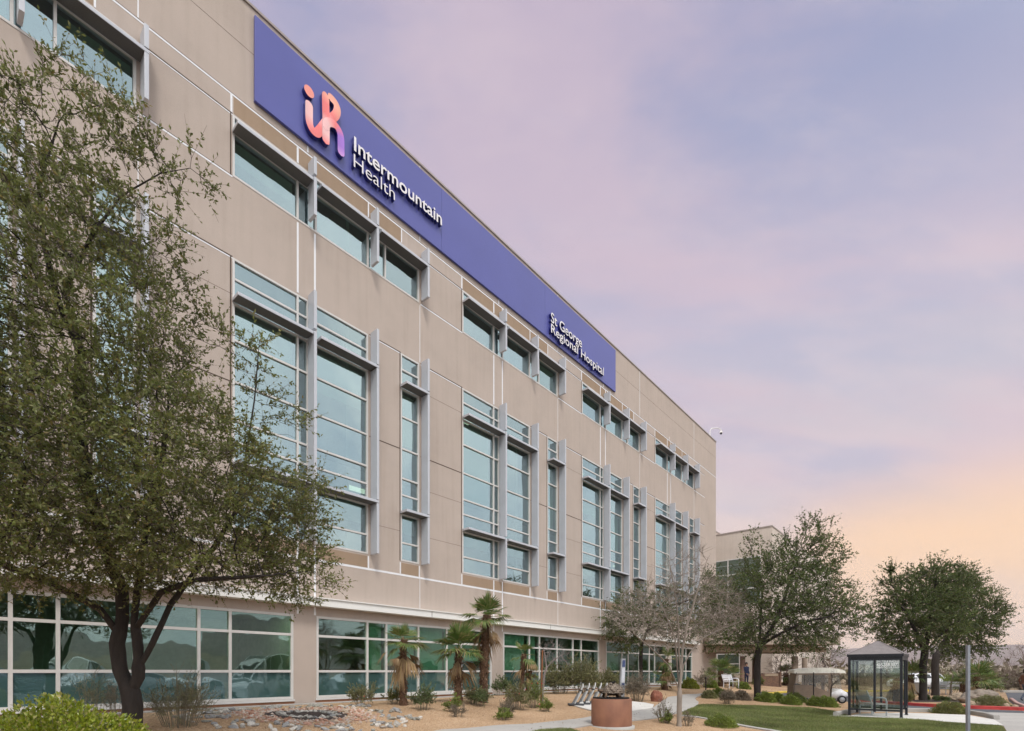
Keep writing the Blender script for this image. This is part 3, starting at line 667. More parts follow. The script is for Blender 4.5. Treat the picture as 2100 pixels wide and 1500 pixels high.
# ---------------------------------------------------------------- ground
def lines(fine0, fine1, step, far, g=1.28):
    a = list(np.arange(fine0, fine1 + 1e-6, step)); s = step; p = fine1
    while p < far: s *= g; p += s; a.append(p)
    s = step; p = fine0
    while p > -far: s *= g; p -= s; a.insert(0, p)
    return np.array(a)
gx, gy = lines(-14, 34, 0.4, 2300), lines(1.2, 60, 0.4, 2300)
GX, GY = np.meshgrid(gx, gy, indexing='ij'); GZ = gz(GX, GY)
V = np.stack([GX, GY, GZ], -1).reshape(-1, 3); ny = len(gy); I = (np.arange(len(gx) - 1)[:, None] * ny + np.arange(ny - 1)[None]).ravel()
def gravelmat():
    m, nt, out = newmat('decomposed_granite'); b = N(nt, 'ShaderNodeBsdfPrincipled'); b.inputs['Roughness'].default_value = 0.95; b.inputs['Specular IOR Level'].default_value = 0.1
    tc = N(nt, 'ShaderNodeTexCoord')
    v = N(nt, 'ShaderNodeTexVoronoi'); v.inputs['Scale'].default_value = 42; L(nt, tc.outputs['Object'], v.inputs[0])
    r = ramp(nt, [(0.0, (0.25, 0.155, 0.09, 1)), (0.3, (0.41, 0.272, 0.165, 1)), (0.7, (0.52, 0.37, 0.24, 1)), (1.0, (0.62, 0.50, 0.39, 1))])
    L(nt, v.outputs['Color'], r.inputs[0])
    n = N(nt, 'ShaderNodeTexNoise'); n.inputs['Scale'].default_value = 0.5; n.inputs['Detail'].default_value = 8; L(nt, tc.outputs['Object'], n.inputs[0])
    s = ramp(nt, [(0.3, (0.78, 0.74, 0.70, 1)), (0.7, (1.08, 1.06, 1.04, 1))], n.outputs['Fac'])
    x = N(nt, 'ShaderNodeMix', data_type='RGBA', blend_type='MULTIPLY'); x.inputs[0].default_value = 1; L(nt, r.outputs[0], x.inputs[6]); L(nt, s.outputs[0], x.inputs[7])
    # farther than the landscaped beds the land is dry brush
    ln = N(nt, 'ShaderNodeVectorMath', operation='LENGTH'); L(nt, tc.outputs['Object'], ln.inputs[0])
    mr = N(nt, 'ShaderNodeMapRange'); mr.inputs[1].default_value = 42; mr.inputs[2].default_value = 70; L(nt, ln.outputs['Value'], mr.inputs[0])
    n5 = N(nt, 'ShaderNodeTexNoise'); n5.inputs['Scale'].default_value = 0.12; n5.inputs['Detail'].default_value = 8; L(nt, tc.outputs['Object'], n5.inputs[0])
    fr = ramp(nt, [(0.35, (0.10, 0.09, 0.055, 1)), (0.65, (0.22, 0.165, 0.11, 1))], n5.outputs['Fac'])
    fx = N(nt, 'ShaderNodeMix', data_type='RGBA'); L(nt, mr.outputs[0], fx.inputs[0]); L(nt, x.outputs[2], fx.inputs[6]); L(nt, fr.outputs[0], fx.inputs[7])
    L(nt, fx.outputs[2], b.inputs['Base Color'])
    bp = N(nt, 'ShaderNodeBump'); bp.inputs['Strength'].default_value = 0.8; bp.inputs['Distance'].default_value = 0.02; L(nt, v.outputs['Distance'], bp.inputs['Height']); L(nt, bp.outputs[0], b.inputs['Normal'])
    L(nt, b.outputs[0], out.inputs[0]); return m
g = npmesh('ground', V, np.stack([I, I + ny, I + ny + 1, I + 1], 1), [gravelmat()], smooth_=True); tag(g, kind='structure')
def sheet(name, pts, mat, up, kind='structure', thick=0.0, res=0.5, px=True, label=None, cat=None):
    """a sheet draped on the ground inside a polygon (photo pixels, or world points)"""
    P = [gpt(*p) if px else Vector((p[0], p[1], 0)) for p in pts]
    bm = bmesh.new(); vs = [bm.verts.new((p.x, p.y, 0)) for p in P]; bm.faces.new(vs)
    bmesh.ops.triangulate(bm, faces=bm.faces[:])
    for _ in range(9):
        e = [e for e in bm.edges if e.calc_length() > res]
        if not e or len(bm.faces) > 30000: break
        bmesh.ops.subdivide_edges(bm, edges=e, cuts=1); bmesh.ops.triangulate(bm, faces=bm.faces[:])
    bmesh.ops.recalc_face_normals(bm, faces=bm.faces[:])
    if sum(f.normal.z for f in bm.faces) < 0: bmesh.ops.reverse_faces(bm, faces=bm.faces[:])
    for v in bm.verts: v.co.z = float(gz(v.co.x, v.co.y)) + up
    if thick:
        be = [e for e in bm.edges if e.is_boundary]; r = bmesh.ops.extrude_edge_only(bm, edges=be)
        for v in r['geom']:
            if isinstance(v, bmesh.types.BMVert): v.co.z -= thick
    me = bpy.data.meshes.new(name); bm.to_mesh(me); bm.free()
    o = link(name, me, None, [mat]); tag(o, label, cat, None, kind); return o, P
m_path = M('path_concrete', (0.37, 0.352, 0.33), 0.9, 0, 0.9, 0.16, 0.2, 70); m_pad = M('pad_concrete', (0.58, 0.56, 0.53), 0.9, 0, 1.2, 0.08, 0.15, 70)
m_asph = M('asphalt', (0.085, 0.088, 0.098), 0.9, 0, 0.7, 0.2, 0.4, 90); m_lawn = M('lawn_soil', (0.09, 0.105, 0.035), 0.95, 0, 1.5, 0.35)
path_px = [(840, 1512), (905, 1499), (980, 1494), (1060, 1488), (1150, 1480), (1213, 1471), (1255, 1466), (1295, 1461), (1320, 1457), (1341, 1452), (1356, 1441), (1370, 1431), (1400, 1426), (1441, 1423), (1445, 1426.5), (1430, 1430), (1425, 1434), (1428, 1438), (1433, 1441),
           (1431, 1447), (1418, 1454), (1400, 1461), (1378, 1467), (1353, 1473), (1325, 1477), (1295, 1480), (1255, 1484), (1213, 1489), (1178, 1495), (1150, 1499), (1100, 1505), (1060, 1512)]
sheet('path', path_px, m_path, 0.03, thick=0.06)
sheet('pad', [(1176, 1448.5), (1213, 1444), (1250, 1441.5), (1295, 1440.5), (1322, 1443), (1341, 1447), (1339, 1453), (1320, 1457.2), (1295, 1461), (1262, 1465), (1240, 1463.5), (1213, 1459)], m_pad, 0.042, thick=0.07)
lawn_px = [(1400, 1463), (1412, 1456), (1432, 1446.5), (1470, 1446.5), (1530, 1447.5), (1600, 1449.5), (1660, 1452), (1710, 1459), (1744, 1470), (1790, 1473), (1848, 1475.5), (1900, 1478.5), (1943, 1482.6), (2000, 1486), (2055, 1490), (2062, 1500), (2070, 1514),
           (1680, 1514), (1582, 1498), (1522, 1488), (1464, 1477), (1430, 1471), (1399, 1468)]
lawn, LP = sheet('lawn', lawn_px, m_lawn, 0.02)
lo, LP2 = sheet('lawn', [(1060, 1515), (1105, 1500), (1150, 1495.5), (1172, 1497), (1190, 1504), (1196, 1515)], m_lawn, 0.02)
strip = [(1397, 1468.3), (1430, 1471.3), (1464, 1477.3), (1522, 1488.4), (1582, 1498.4), (1680, 1515), (1664, 1515), (1570, 1499), (1515, 1489.6), (1462, 1478.8), (1429, 1472.6), (1397, 1469.3)]
sheet('kerb_strip', strip, m_path, 0.035, thick=0.06, res=0.6)
walk_px = [(1700, 1470), (1744, 1469.6), (1760, 1466), (1800, 1464.5), (1850, 1463.5), (1900, 1465), (1983, 1468), (2038, 1477.3), (2058, 1489.8), (2000, 1485.8), (1943, 1482.3), (1900, 1478.2), (1848, 1475.2), (1790, 1472.7), (1744, 1471)]
sheet('sidewalk', walk_px, m_pad, 0.03, thick=0.06)
drive_px = [(1983, 1464.5), (2030, 1462), (2110, 1464), (2240, 1468), (2300, 1520), (2072, 1520), (2064, 1500), (2058, 1489.6), (2038, 1477.1), (2020, 1471)]
sheet('driveway', drive_px, m_path, 0.014)
# asphalt: the lane between island and walk, the lot beyond, the drive in front of the entrance
sheet('road', [(1560, 1419.5), (1640, 1419.5), (1745, 1420), (1745, 1440), (1640, 1434), (1560, 1427)], m_asph, 0.016, res=0.7)
lane = [(1745, 1445), (1760, 1438), (1860, 1447), (1925, 1452), (2100, 1458.8), (2300, 1466), (2290, 1472), (2110, 1463.6), (2030, 1461.7), (1985, 1461), (1900, 1456.5), (1850, 1457.5), (1760, 1459)]
sheet('road', lane, m_asph, 0.010, res=0.7)
sheet('road', [(2062, 1421), (2300, 1420.5), (2300, 1457), (2110, 1456.5), (2082, 1448), (2070, 1440), (2066, 1430)], m_asph, 0.012, res=0.8)
lot = [(-30, -42), (40, -42), (40, 18.6), (24.5, 17.2), (17.2, 15.0), (12.2, 12.2), (9.5, 10.8), (6, 11.2), (2.0, 11.3), (0, 9.0), (-5, 3.2), (-15, -8.2), (-30, -25.5)]
sheet('parking_lot', lot, m_asph, 0.008, res=1.3, px=False)
def kerb(name, px, h, wd, mat, label, joints=None, world=None):
    P = [gpt(*p) for p in px] if world is None else [Vector((*p, 0)) for p in world]
    C = []
    for a, b in zip(P, P[1:]):
        n = max(1, int((b - a).length / 0.6))
        C += [a.lerp(b, k / n) for k in range(n)]
    C.append(P[-1]); mb = MB(); vs = []
    for i, p in enumerate(C):
        t = (C[min(i + 1, len(C) - 1)] - C[max(i - 1, 0)]); t.z = 0; t.normalize(); n = Vector((-t.y, t.x, 0))
        z = float(gz(p.x, p.y))
        for s, zz in ((0, -0.05), (0, h - 0.02), (0.02, h), (wd - 0.02, h), (wd, h - 0.02), (wd, -0.05)):
            q = p + n * s; vs.append((q.x, q.y, z + zz))
    fs = [(i * 6 + k, i * 6 + k + 1, (i + 1) * 6 + k + 1, (i + 1) * 6 + k) for i in range(len(C) - 1) for k in range(5)] + [(0, 1, 2, 3, 4, 5), tuple((len(C) - 1) * 6 + k for k in (5, 4, 3, 2, 1, 0))]
    mb.add(vs, fs); o = mb.build(name, mat); return tag(o, label, 'kerb', None, 'structure')
m_red = M('red_kerb_paint', (0.42, 0.045, 0.045), 0.6, 0, 3, 0.25, 0.1, 50)
m_yel = M('yellow_kerb_paint', (0.62, 0.45, 0.06), 0.7, 0, 3, 0.3)
kerb('red_kerb', [(1745, 1441), (1790, 1443), (1868, 1448), (1913, 1450.5), (1932, 1451.5), (2000, 1454.5), (2060, 1456.5), (2100, 1458), (2240, 1463.5)], 0.15, 0.16, m_red, 'red painted kerb along the planted island')
kerb('kerb', [(1718, 1469.5), (1744, 1464), (1760, 1461), (1850, 1460.6), (1920, 1461.5), (1983, 1464.6), (2020, 1471), (2038, 1477)], 0.16, 0.15, m_path, 'pale concrete kerb behind the shuttle shelter')
kerb('kerb', [(2070, 1436), (2082, 1446), (2100, 1453), (2140, 1457)], 0.13, 0.15, M('pink_kerb', (0.42, 0.27, 0.25), 0.8), 'faded pinkish kerb at the island end')
kerb('kerb', [(2058, 1420.5), (2110, 1420.5), (2220, 1421.5)], 0.16, 0.3, m_path, 'pale concrete kerb on the far side of the parking lot')
kerb('yellow_kerb', [(1575, 1424.0), (1625, 1421.5), (1700, 1420), (1760, 1419), (1830, 1418.5), (1905, 1418)], 0.12, 0.3, m_yel, 'yellow painted kerb along the entrance drive')
# mulch in the island and in the stone spiral
m_mulch = M('dark_mulch', (0.055, 0.038, 0.034), 0.95, 0, 30, 0.5, 0.8, 60)
sheet('mulch_bed', [(1860, 1437), (1900, 1434.5), (1960, 1435), (2010, 1437), (1990, 1442), (1930, 1440.5), (1880, 1440.5)], m_mulch, 0.012)
# grass blades
def inside(poly, X, Y):
    r = np.zeros(len(X), bool); n = len(poly)
    for i in range(n):
        x1, y1 = poly[i].x, poly[i].y; x2, y2 = poly[(i + 1) % n].x, poly[(i + 1) % n].y
        c = ((y1 > Y) != (y2 > Y)) & (X < (x2 - x1) * (Y - y1) / (y2 - y1 + 1e-12) + x1); r ^= c
    return r
def grass(poly, n, h):
    xs = [p.x for p in poly]; ys = [p.y for p in poly]
    X = RNG.uniform(min(xs), max(xs), n * 3); Y = RNG.uniform(min(ys), max(ys), n * 3); k = inside(poly, X, Y); X, Y = X[k][:n], Y[k][:n]; m = len(X)
    Z = gz(X, Y) + 0.015; B = np.stack([X, Y, Z], 1)
    a = RNG.uniform(0, 2 * PI, m); hh = h * RNG.uniform(0.5, 1.25, m) * (0.85 + 0.3 * np.sin(X * 1.7) * np.sin(Y * 1.3))
    lean = RNG.normal(0, 0.35, (m, 2)) * hh[:, None]
    T = B + np.stack([lean[:, 0], lean[:, 1], hh], 1); s = np.stack([np.cos(a), np.sin(a), np.zeros(m)], 1) * 0.006
    Vv = np.stack([B - s, B + s, T], 1).reshape(-1, 3); return Vv, np.arange(3 * m).reshape(m, 3)
m_grass = leafmat('grass_blade', [(0.10, 0.150, 0.036), (0.13, 0.175, 0.044), (0.165, 0.20, 0.055), (0.26, 0.245, 0.095), (0.105, 0.155, 0.045), (0.30, 0.26, 0.13)], 0.3, 0.6, 0.3, (0.62, 1.5), 0.55)
Vv, Q = grass(LP, 110000, 0.055); o = npmesh('grass', Vv, Q, [m_grass]); tag(o, 'short green lawn grass beside the curved path', 'grass', None, 'stuff')
Vv, Q = grass(LP2, 9000, 0.06); o = npmesh('grass', Vv, Q, [m_grass]); tag(o, 'small corner of green grass beside the rusty pedestal', 'grass', None, 'stuff')
# loose pebbles on the granite
n = 26000; X = RNG.uniform(-11, 9, n); Y = RNG.uniform(6.5, 24, n); ww = wall_w(X, Y); k = (ww > 0.6) & (ww < 8.5); X, Y = X[k], Y[k]; m = len(X)
s = RNG.uniform(0.006, 0.017, m)[:, None]; C = np.stack([X, Y, gz(X, Y) + s[:, 0] * 0.3], 1)
dirs = np.array([[1, 0, 0], [-0.5, 0.85, 0], [-0.5, -0.85, 0.1], [0.05, 0.05, 0.8]])
Vv = (C[:, None] + dirs[None] * s[:, None] * RNG.uniform(0.6, 1.3, (m, 4, 1))).reshape(-1, 3); o4 = np.arange(m)[:, None] * 4
Q = np.concatenate([o4 + np.array([[a, b, 3]]) for a, b in ((0, 1), (1, 2), (2, 0))], 0)
o = npmesh('gravel', Vv, Q, [leafmat('pebbles', [(0.42, 0.29, 0.18), (0.36, 0.22, 0.13), (0.5, 0.40, 0.30), (0.28, 0.18, 0.11)], 0.0, 0.95, 0.1)]); tag(o, 'loose tan gravel in the beds along the wall', 'gravel', None, 'stuff')
n = 5200; X = RNG.uniform(-9, 14, n); Y = RNG.uniform(7, 27, n); ww = wall_w(X, Y); k = (ww > 0.7) & (ww < 13) & (np.sin(X * 1.3) * np.sin(Y * 1.1) + RNG.normal(0, .5, n) > .1); X, Y = X[k], Y[k]; m = len(X)
Vv, Q = leaves(np.stack([X, Y, gz(X, Y) + RNG.uniform(.03, .05, m)], 1), RNG.normal(size=(m, 3)) * np.array([1, 1, .25]), RNG.uniform(.03, .07, m), RNG.uniform(.015, .03, m), up=3)
o = npmesh('leaf_litter', Vv, Q, [leafmat('dry_litter', [(0.16, 0.10, 0.055), (0.24, 0.16, 0.085), (0.10, 0.07, 0.045), (0.20, 0.17, 0.10)], 0.0, 0.9)]); tag(o, 'dry fallen leaves scattered over the gravel and the lawn edge', 'leaves', None, 'stuff')
# ---------------------------------------------------------------- far land: mesa and mountains
def hills(name, r0, az0, az1, hfun, mat, depth=900, n=260):
    mb = MB(); vs = []; rows = 9
    from mathutils import noise
    for i in range(n + 1):
        az = math.radians(az0 + (az1 - az0) * i / n); h = hfun(math.degrees(az))
        for j in range(rows):
            t = j / (rows - 1); r = r0 + depth * t * (0.8 + 0.25 * noise.noise(Vector((az * 9, j * 0.4, 0))))
            prof = t ** 0.8
            k = 1 + 0.12 * noise.noise(Vector((az * 40, t * 4, 3.0))) * (1 - abs(2 * t - 1))
            vs.append((r * math.sin(az), r * math.cos(az), -9 + (h + 9) * prof * k))
    mb.add(vs, [(i * rows + j, (i + 1) * rows + j, (i + 1) * rows + j + 1, i * rows + j + 1) for i in range(n) for j in range(rows - 1)], 0, True)
    return tag(mb.build(name, mat), kind='structure')
from mathutils import noise as _ns
hz = MB(); hz.box(-2700, 2700, -2700, 2700, -16, 290)
m_hz, nt, out = newmat('haze_air'); pv = N(nt, 'ShaderNodeVolumePrincipled'); pv.inputs['Color'].default_value = (0.90, 0.88, 0.94, 1); pv.inputs['Density'].default_value = 0.00020; pv.inputs['Anisotropy'].default_value = 0.2
L(nt, pv.outputs[0], out.inputs['Volume'])
tag(hz.build('haze', m_hz), 'thin bluish haze in the desert air over the valley', 'haze', None, 'stuff')
def mesa_h(a):
    t = 84 + 3.0 * math.sin(a * 0.35) + 1.5 * _ns.noise(Vector((a * 0.8, 1, 1)))
    m = 95 + 90 * _ns.fractal(Vector((a * 0.09, 4.2, 0)), 0.9, 2.0, 5) + 55 * _ns.noise(Vector((a * 0.045, 9, 2)))
    k = float(smooth(52, 72, a)); return t * (1 - k) + (m + 70) * k
hills('mesa', 1500, 14, 175, mesa_h, M('mesa_rock', (0.17, 0.125, 0.105), 0.95, 0, 0.006, 0.3, stretch=(1, 1, 5)), 900)
hills('hills', 520, 24, 170, lambda a: 9 + 5 * _ns.fractal(Vector((a * 0.16, 1.2, 0)), 0.9, 2.0, 4), M('hill_scrub', (0.23, 0.175, 0.12), 0.95, 0, 0.03, 0.35), 340)
# ---------------------------------------------------------------- trees
m_bark = M('bark_dark', (0.032, 0.025, 0.021), 0.9, 0, 9, 0.45, 0.9, 26, stretch=(1, 1, 0.25)); m_bark2 = M('bark_pale', (0.27, 0.228, 0.19), 0.85, 0, 6, 0.3, 0.3, 30, stretch=(1, 1, 0.3))
m_bark3 = M('pale_twig', (0.25, 0.208, 0.172), 0.85, 0, 6, 0.25); m_twig = M('twig', (0.12, 0.09, 0.07), 0.9, 0, 5, 0.3)
m_oak = leafmat('oak_leaf', [(0.128, 0.152, 0.037), (0.171, 0.193, 0.051), (0.104, 0.128, 0.034), (0.213, 0.222, 0.073), (0.140, 0.168, 0.041), (0.281, 0.275, 0.134), (0.152, 0.165, 0.049), (0.116, 0.146, 0.041), (0.189, 0.201, 0.061), (0.134, 0.156, 0.037), (0.244, 0.244, 0.104), (0.110, 0.134, 0.037), (0.159, 0.183, 0.046), (0.230, 0.180, 0.055)], 0.38)
m_oak2 = leafmat('far_oak_leaf', [(0.070, 0.108, 0.026), (0.096, 0.134, 0.034), (0.054, 0.086, 0.024), (0.120, 0.146, 0.044), (0.080, 0.117, 0.028), (0.155, 0.165, 0.06)], 0.36)
def crown_attr(ells, minw=0.35):
    """ellipses on the photo with a depth -> attractor points in the world"""
    out = []
    for px, py, rx, ry, Y, ry_d, n in ells:
        c = at(px, py, Y); k = Y / F
        out.append(ellipsoid_pts((c.x, c.y, c.z), (rx * k, ry_d, ry * k), n))
    A = np.concatenate(out); return A[wall_w(A[:, 0], A[:, 1]) > minw]
def tree(name, label, cat, group, base, stems, ells, step, infl, kill, tip, trunk_r, leaf=None, mats=(None, None), wob=0.18, minw=0.35, expo=2.4, twigs=None, grav=0.0):
    """stems: list of (points, parent stem index, node index). Grown in the world, stored relative to the base"""
    A = crown_attr(ells, minw); seeds = []; idx = {}; cnt = 0
    for si, (pts, ps, pk) in enumerate(stems):
        pts = [np.array(p[:]) for p in pts]; dense = [pts[0]]
        if ps is not None: prev = np.array(allp[idx[ps][pk]]); dense = []; chain0 = prev
        chain = ([chain0] if ps is not None else []) + pts; fine = []
        for a, b in zip(chain, chain[1:]):
            m = max(1, int(np.linalg.norm(b - a) / step))
            fine += [a + (b - a) * k / m for k in range(1, m + 1)]
        if ps is None: fine = [pts[0]] + fine
        if si == 0: allp = []
        idx[si] = list(range(cnt, cnt + len(fine))); cnt += len(fine); allp += fine
        seeds.append((fine, -1 if ps is None else idx[ps][pk]))
    nodes, par = grow(A, seeds, step, infl, kill, wob=wob, grav=grav)
    base = np.array(base[:]); nodes = nodes - base
    V, Q, r, kids = branch_mesh(nodes, par, tip, trunk_r, expo)
    t = empty(name, base, 0, label, cat, group)
    npmesh('trunk', V, Q, [mats[0]], t, smooth_=True)
    n = len(nodes); D = np.zeros((n, 3)); D[1:] = unit(nodes[1:] - nodes[np.maximum(par[1:], 0)])
    cen = (A - base).mean(0); thin = np.nonzero(r < (twigs or {}).get('rmax', 0.02))[0]
    if twigs:
        thin = thin[RNG.random(len(thin)) < twigs.get('frac', 1.0)]; k = twigs['n']; P = np.repeat(nodes[thin], k, 0); O = np.repeat(D[thin], k, 0)
        dr = unit(O * 0.8 + RNG.normal(size=P.shape) * 0.75 + unit(P - cen) * twigs.get('outw', 0.4) + np.array([0, 0, twigs.get('up', 0.15)]))
        ln = twigs['len'] * RNG.uniform(0.4, 1.5, (len(P), 1)); B = P + dr * ln
        okk = wall_w(B[:, 0] + base[0], B[:, 1] + base[1]) > 0.1; P, B, dr, ln = P[okk], B[okk], dr[okk], ln[okk]
        V, Q = thin_tubes(P, B, tip * 0.9, tip * 0.35); tw = NP(); tw.add(V, Q); tw.build('twigs' if leaf else 'crown', [mats[1] or m_twig], t)
        if leaf:
            q = leaf['per']; s = RNG.uniform(0.1, 1.0, (len(P), q, 1)); LP_ = (P[:, None] + (dr * ln)[:, None] * s).reshape(-1, 3)
            LD = unit(np.repeat(dr, q, 0) * 0.7 + RNG.normal(size=(len(P) * q, 3)) * 0.75); l = leaf['len'] * RNG.uniform(0.55, 1.25, len(LP_))
            V, Q = leaves(LP_, LD, l, l * leaf['asp']); npmesh('crown', V, Q, [leaf['mat']], t)
            print(name, 'nodes', n, 'leaves', len(LP_))
    return t
# the big oak by the wall, trunk rising in two fused stems
Y1 = 9.5; b0 = Vector((at(272, 1490, Y1).x, Y1, 0)); b0.z = float(gz(b0.x, b0.y)) - 0.05
def T(px, py, Y=Y1): return at(px, py, Y)
stems = [([b0, T(272, 1450), T(268, 1420)], None, None),
         ([T(246, 1375), T(240, 1320), T(252, 1265), T(250, 1210), T(232, 1165, 9.4), T(205, 1090, 9.2), T(175, 980, 9.0), T(160, 860, 8.8), T(165, 720, 8.6)], 0, -1),
         ([T(284, 1390), T(284, 1330), T(276, 1270), T(282, 1210), T(290, 1140, 9.5), T(310, 1040, 9.4), T(335, 930, 9.2), T(345, 830, 9.1)], 0, -1),
         ([T(300, 1345), T(322, 1300), T(350, 1240, 9.7), T(395, 1180, 9.9), T(440, 1120, 10.1), T(490, 1040, 10.2), T(505, 930, 10.2), T(522, 820, 10.2), T(532, 700, 10.2)], 2, 2),
         ([T(205, 1250, 9.3), T(160, 1225, 9.0), T(90, 1190, 8.5), T(20, 1165, 8.0), T(-60, 1120, 7.6)], 1, 5),
         ([T(330, 1215, 9.2), T(400, 1190, 8.9), T(480, 1185, 8.8), T(560, 1180, 9.0)], 2, 6),
         ([T(130, 600, 8.4), T(190, 480, 8.3), T(250, 400, 8.4), T(330, 355, 8.6), T(390, 345, 8.7)], 1, -1),
         ([T(120, 620, 8.4), T(90, 500, 8.2), T(80, 380, 8.0), T(120, 250, 8.0)], 1, -1)]
ells = [(265, 1000, 330, 195, 8.7, 2.3, 720), (60, 980, 260, 230, 7.8, 1.8, 380), (540, 1090, 130, 120, 9.9, 1.2, 210), (610, 1180, 75, 55, 9.9, .8, 60), (140, 720, 225, 200, 8.1, 1.9, 500), (330, 790, 75, 120, 8.9, 1.2, 90),
        (60, 480, 170, 170, 7.8, 1.5, 230), (240, 500, 130, 90, 8.4, 1.0, 130), (120, 300, 160, 110, 7.9, 1.0, 110), (230, 240, 80, 80, 8.2, .6, 34), (150, 150, 60, 60, 8.0, .4, 10), (350, 350, 70, 50, 8.6, .5, 32), (420, 380, 28, 30, 8.8, .3, 6), (25, 200, 50, 70, 7.8, .5, 14),
        (525, 760, 40, 110, 10.2, .4, 34), (590, 860, 50, 40, 10.2, .4, 12), (385, 640, 45, 60, 9.0, .5, 22), (-120, 800, 160, 400, 7.2, 1.6, 260), (620, 1010, 60, 50, 10.1, .6, 20), (330, 1160, 260, 60, 8.9, 1.6, 150), (90, 1190, 90, 35, 8.2, .8, 22)]
tree('evergreen_oak', 'big dark evergreen oak with twin trunk and spreading crown beside the hospital wall', 'tree', None, b0, stems, [(*e[:6], int(e[6] * (1.15 if e[1] < 560 else 1.7 if e[1] < 800 else 2.5))) for e in ells], 0.15, 1.5, 0.19, 0.0038, 0.165,
     dict(per=13, len=0.068, asp=0.46, mat=m_oak), (m_bark, m_twig), twigs=dict(n=4, len=0.42, rmax=0.012, up=0.25, outw=0.6, frac=0.62), minw=0.5)
# oak in the middle distance
def far_tree(name, label, px, py, stempx, ells, trunk_r, leaf, step=0.25, kill=0.30, infl=3.0, tip=0.007, tw=3, group=None, twl=0.72, per=12, mats=None, rmax=0.03):
    b = clear_wall(gpt(px, py), 1.6); Yb = b.y; dY = lambda p: at(p[0], p[1], Yb + (p[2] if len(p) > 2 else 0)); b.z -= 0.05
    st = [([b] + [dY(p) for p in stempx[0]], None, None)] + [([dY(p) for p in s], 0, -1) for s in stempx[1:]]
    es = [(e[0], e[1], e[2], e[3], Yb + e[4], e[5], int(e[6] * (2.2 if leaf else 1.3))) for e in ells]
    return tree(name, label, 'tree', group, b, st, es, step, infl, kill, tip, trunk_r, dict(per=per, len=leaf, asp=0.5, mat=m_oak2) if leaf else None, mats or (m_bark, m_twig), twigs=dict(n=tw + (1 if leaf else 0), len=twl, rmax=rmax, up=0.3, outw=0.7, frac=0.65 if leaf else 1) if tw else None)
far_tree('evergreen_oak', 'green evergreen oak with a single dark trunk between the lawn and the entrance', 1553, 1437, [[(1553, 1400), (1553, 1350), (1558, 1325)], [(1530, 1290, 0.5), (1505, 1255, 0.5)], [(1585, 1285), (1605, 1240), (1620, 1190), (1640, 1140)], [(1600, 1300, -1), (1650, 1275, -1.5), (1700, 1265, -2)], [(1560, 1260, 1), (1565, 1200, 1)]],
         [(1600, 1235, 130, 85, 0, 2.6, 420), (1490, 1250, 50, 60, .5, 1.4, 110), (1468, 1275, 34, 45, .5, 1.2, 60), (1515, 1300, 55, 34, -.5, 1.4, 70), (1690, 1262, 75, 52, -1.5, 1.8, 150), (1640, 1150, 75, 55, 0, 1.6, 120), (1560, 1180, 50, 45, 1, 1.3, 60), (1668, 1095, 35, 28, 0, .8, 16), (1540, 1115, 22, 16, 1, .5, 5), (1725, 1205, 20, 24, -1, .8, 10), (1705, 1135, 22, 25, 0, .6, 8), (1685, 1065, 10, 10, 0, .2, 2), (1650, 1310, 60, 28, -1, 1.4, 60), (1722, 1258, 28, 38, -1, 1.2, 32)], 0.155, 0.11)
far_tree('evergreen_oak', 'dense green oak with straight trunk in the island, its crown behind the shelter roof', 1893, 1437, [[(1893, 1400), (1893, 1365), (1896, 1340)], [(1880, 1300, -.5), (1860, 1260, -.5)], [(1905, 1290), (1915, 1230), (1920, 1190)], [(1920, 1310, -.5), (1960, 1280, -1)]],
         [(1885, 1270, 84, 66, -.3, 2.2, 350), (1925, 1220, 80, 50, 0, 1.8, 200), (1920, 1180, 45, 28, 0, 1, 50), (1815, 1308, 22, 18, -.5, .8, 22), (1850, 1210, 40, 40, 0, 1, 50), (1830, 1185, 10, 22, 0, .3, 4), (1940, 1160, 14, 14, 0, .3, 4)], 0.185, 0.11, per=22)
far_tree('evergreen_oak', 'dense green oak leaning right behind the first island oak, shading the metal bench', 1918, 1427, [[(1918, 1395), (1917, 1365), (1920, 1345)], [(1950, 1300, .5), (1985, 1265, .5), (2020, 1245, .5)], [(1940, 1310, 1), (1955, 1250, 1)]],
         [(1975, 1268, 66, 56, .5, 2.2, 290), (2015, 1268, 34, 30, .5, 1.2, 60), (1960, 1215, 60, 40, .8, 1.5, 110), (2035, 1240, 16, 14, .5, .6, 9), (2000, 1315, 44, 20, .5, 1.2, 46), (1980, 1330, 60, 18, .5, 1.2, 40), (2000, 1190, 12, 24, .5, .4, 6), (2048, 1215, 7, 10, .5, .3, 2), (1945, 1340, 35, 14, .6, 1, 20)], 0.22, 0.11, per=22)
far_tree('evergreen_oak', 'smaller dark evergreen oak close to the ground floor windows, behind the bare tree', 1315, 1408, [[(1315, 1390), (1314, 1350), (1316, 1320)], [(1295, 1295, -.3), (1270, 1275, -.5)], [(1330, 1290), (1340, 1255)]],
         [(1310, 1262, 60, 48, -1, 1.4, 190), (1272, 1285, 30, 26, -1.2, .9, 50), (1350, 1250, 40, 40, -1, 1, 80), (1300, 1225, 30, 18, -1, .6, 24), (1290, 1320, 30, 16, -1, .7, 24), (1250, 1268, 14, 12, -1.2, .4, 6), (1440, 1220, 40, 45, 0, 1.2, 50), (1400, 1290, 50, 30, 0, 1.2, 40)], 0.11, 0.11, per=17)
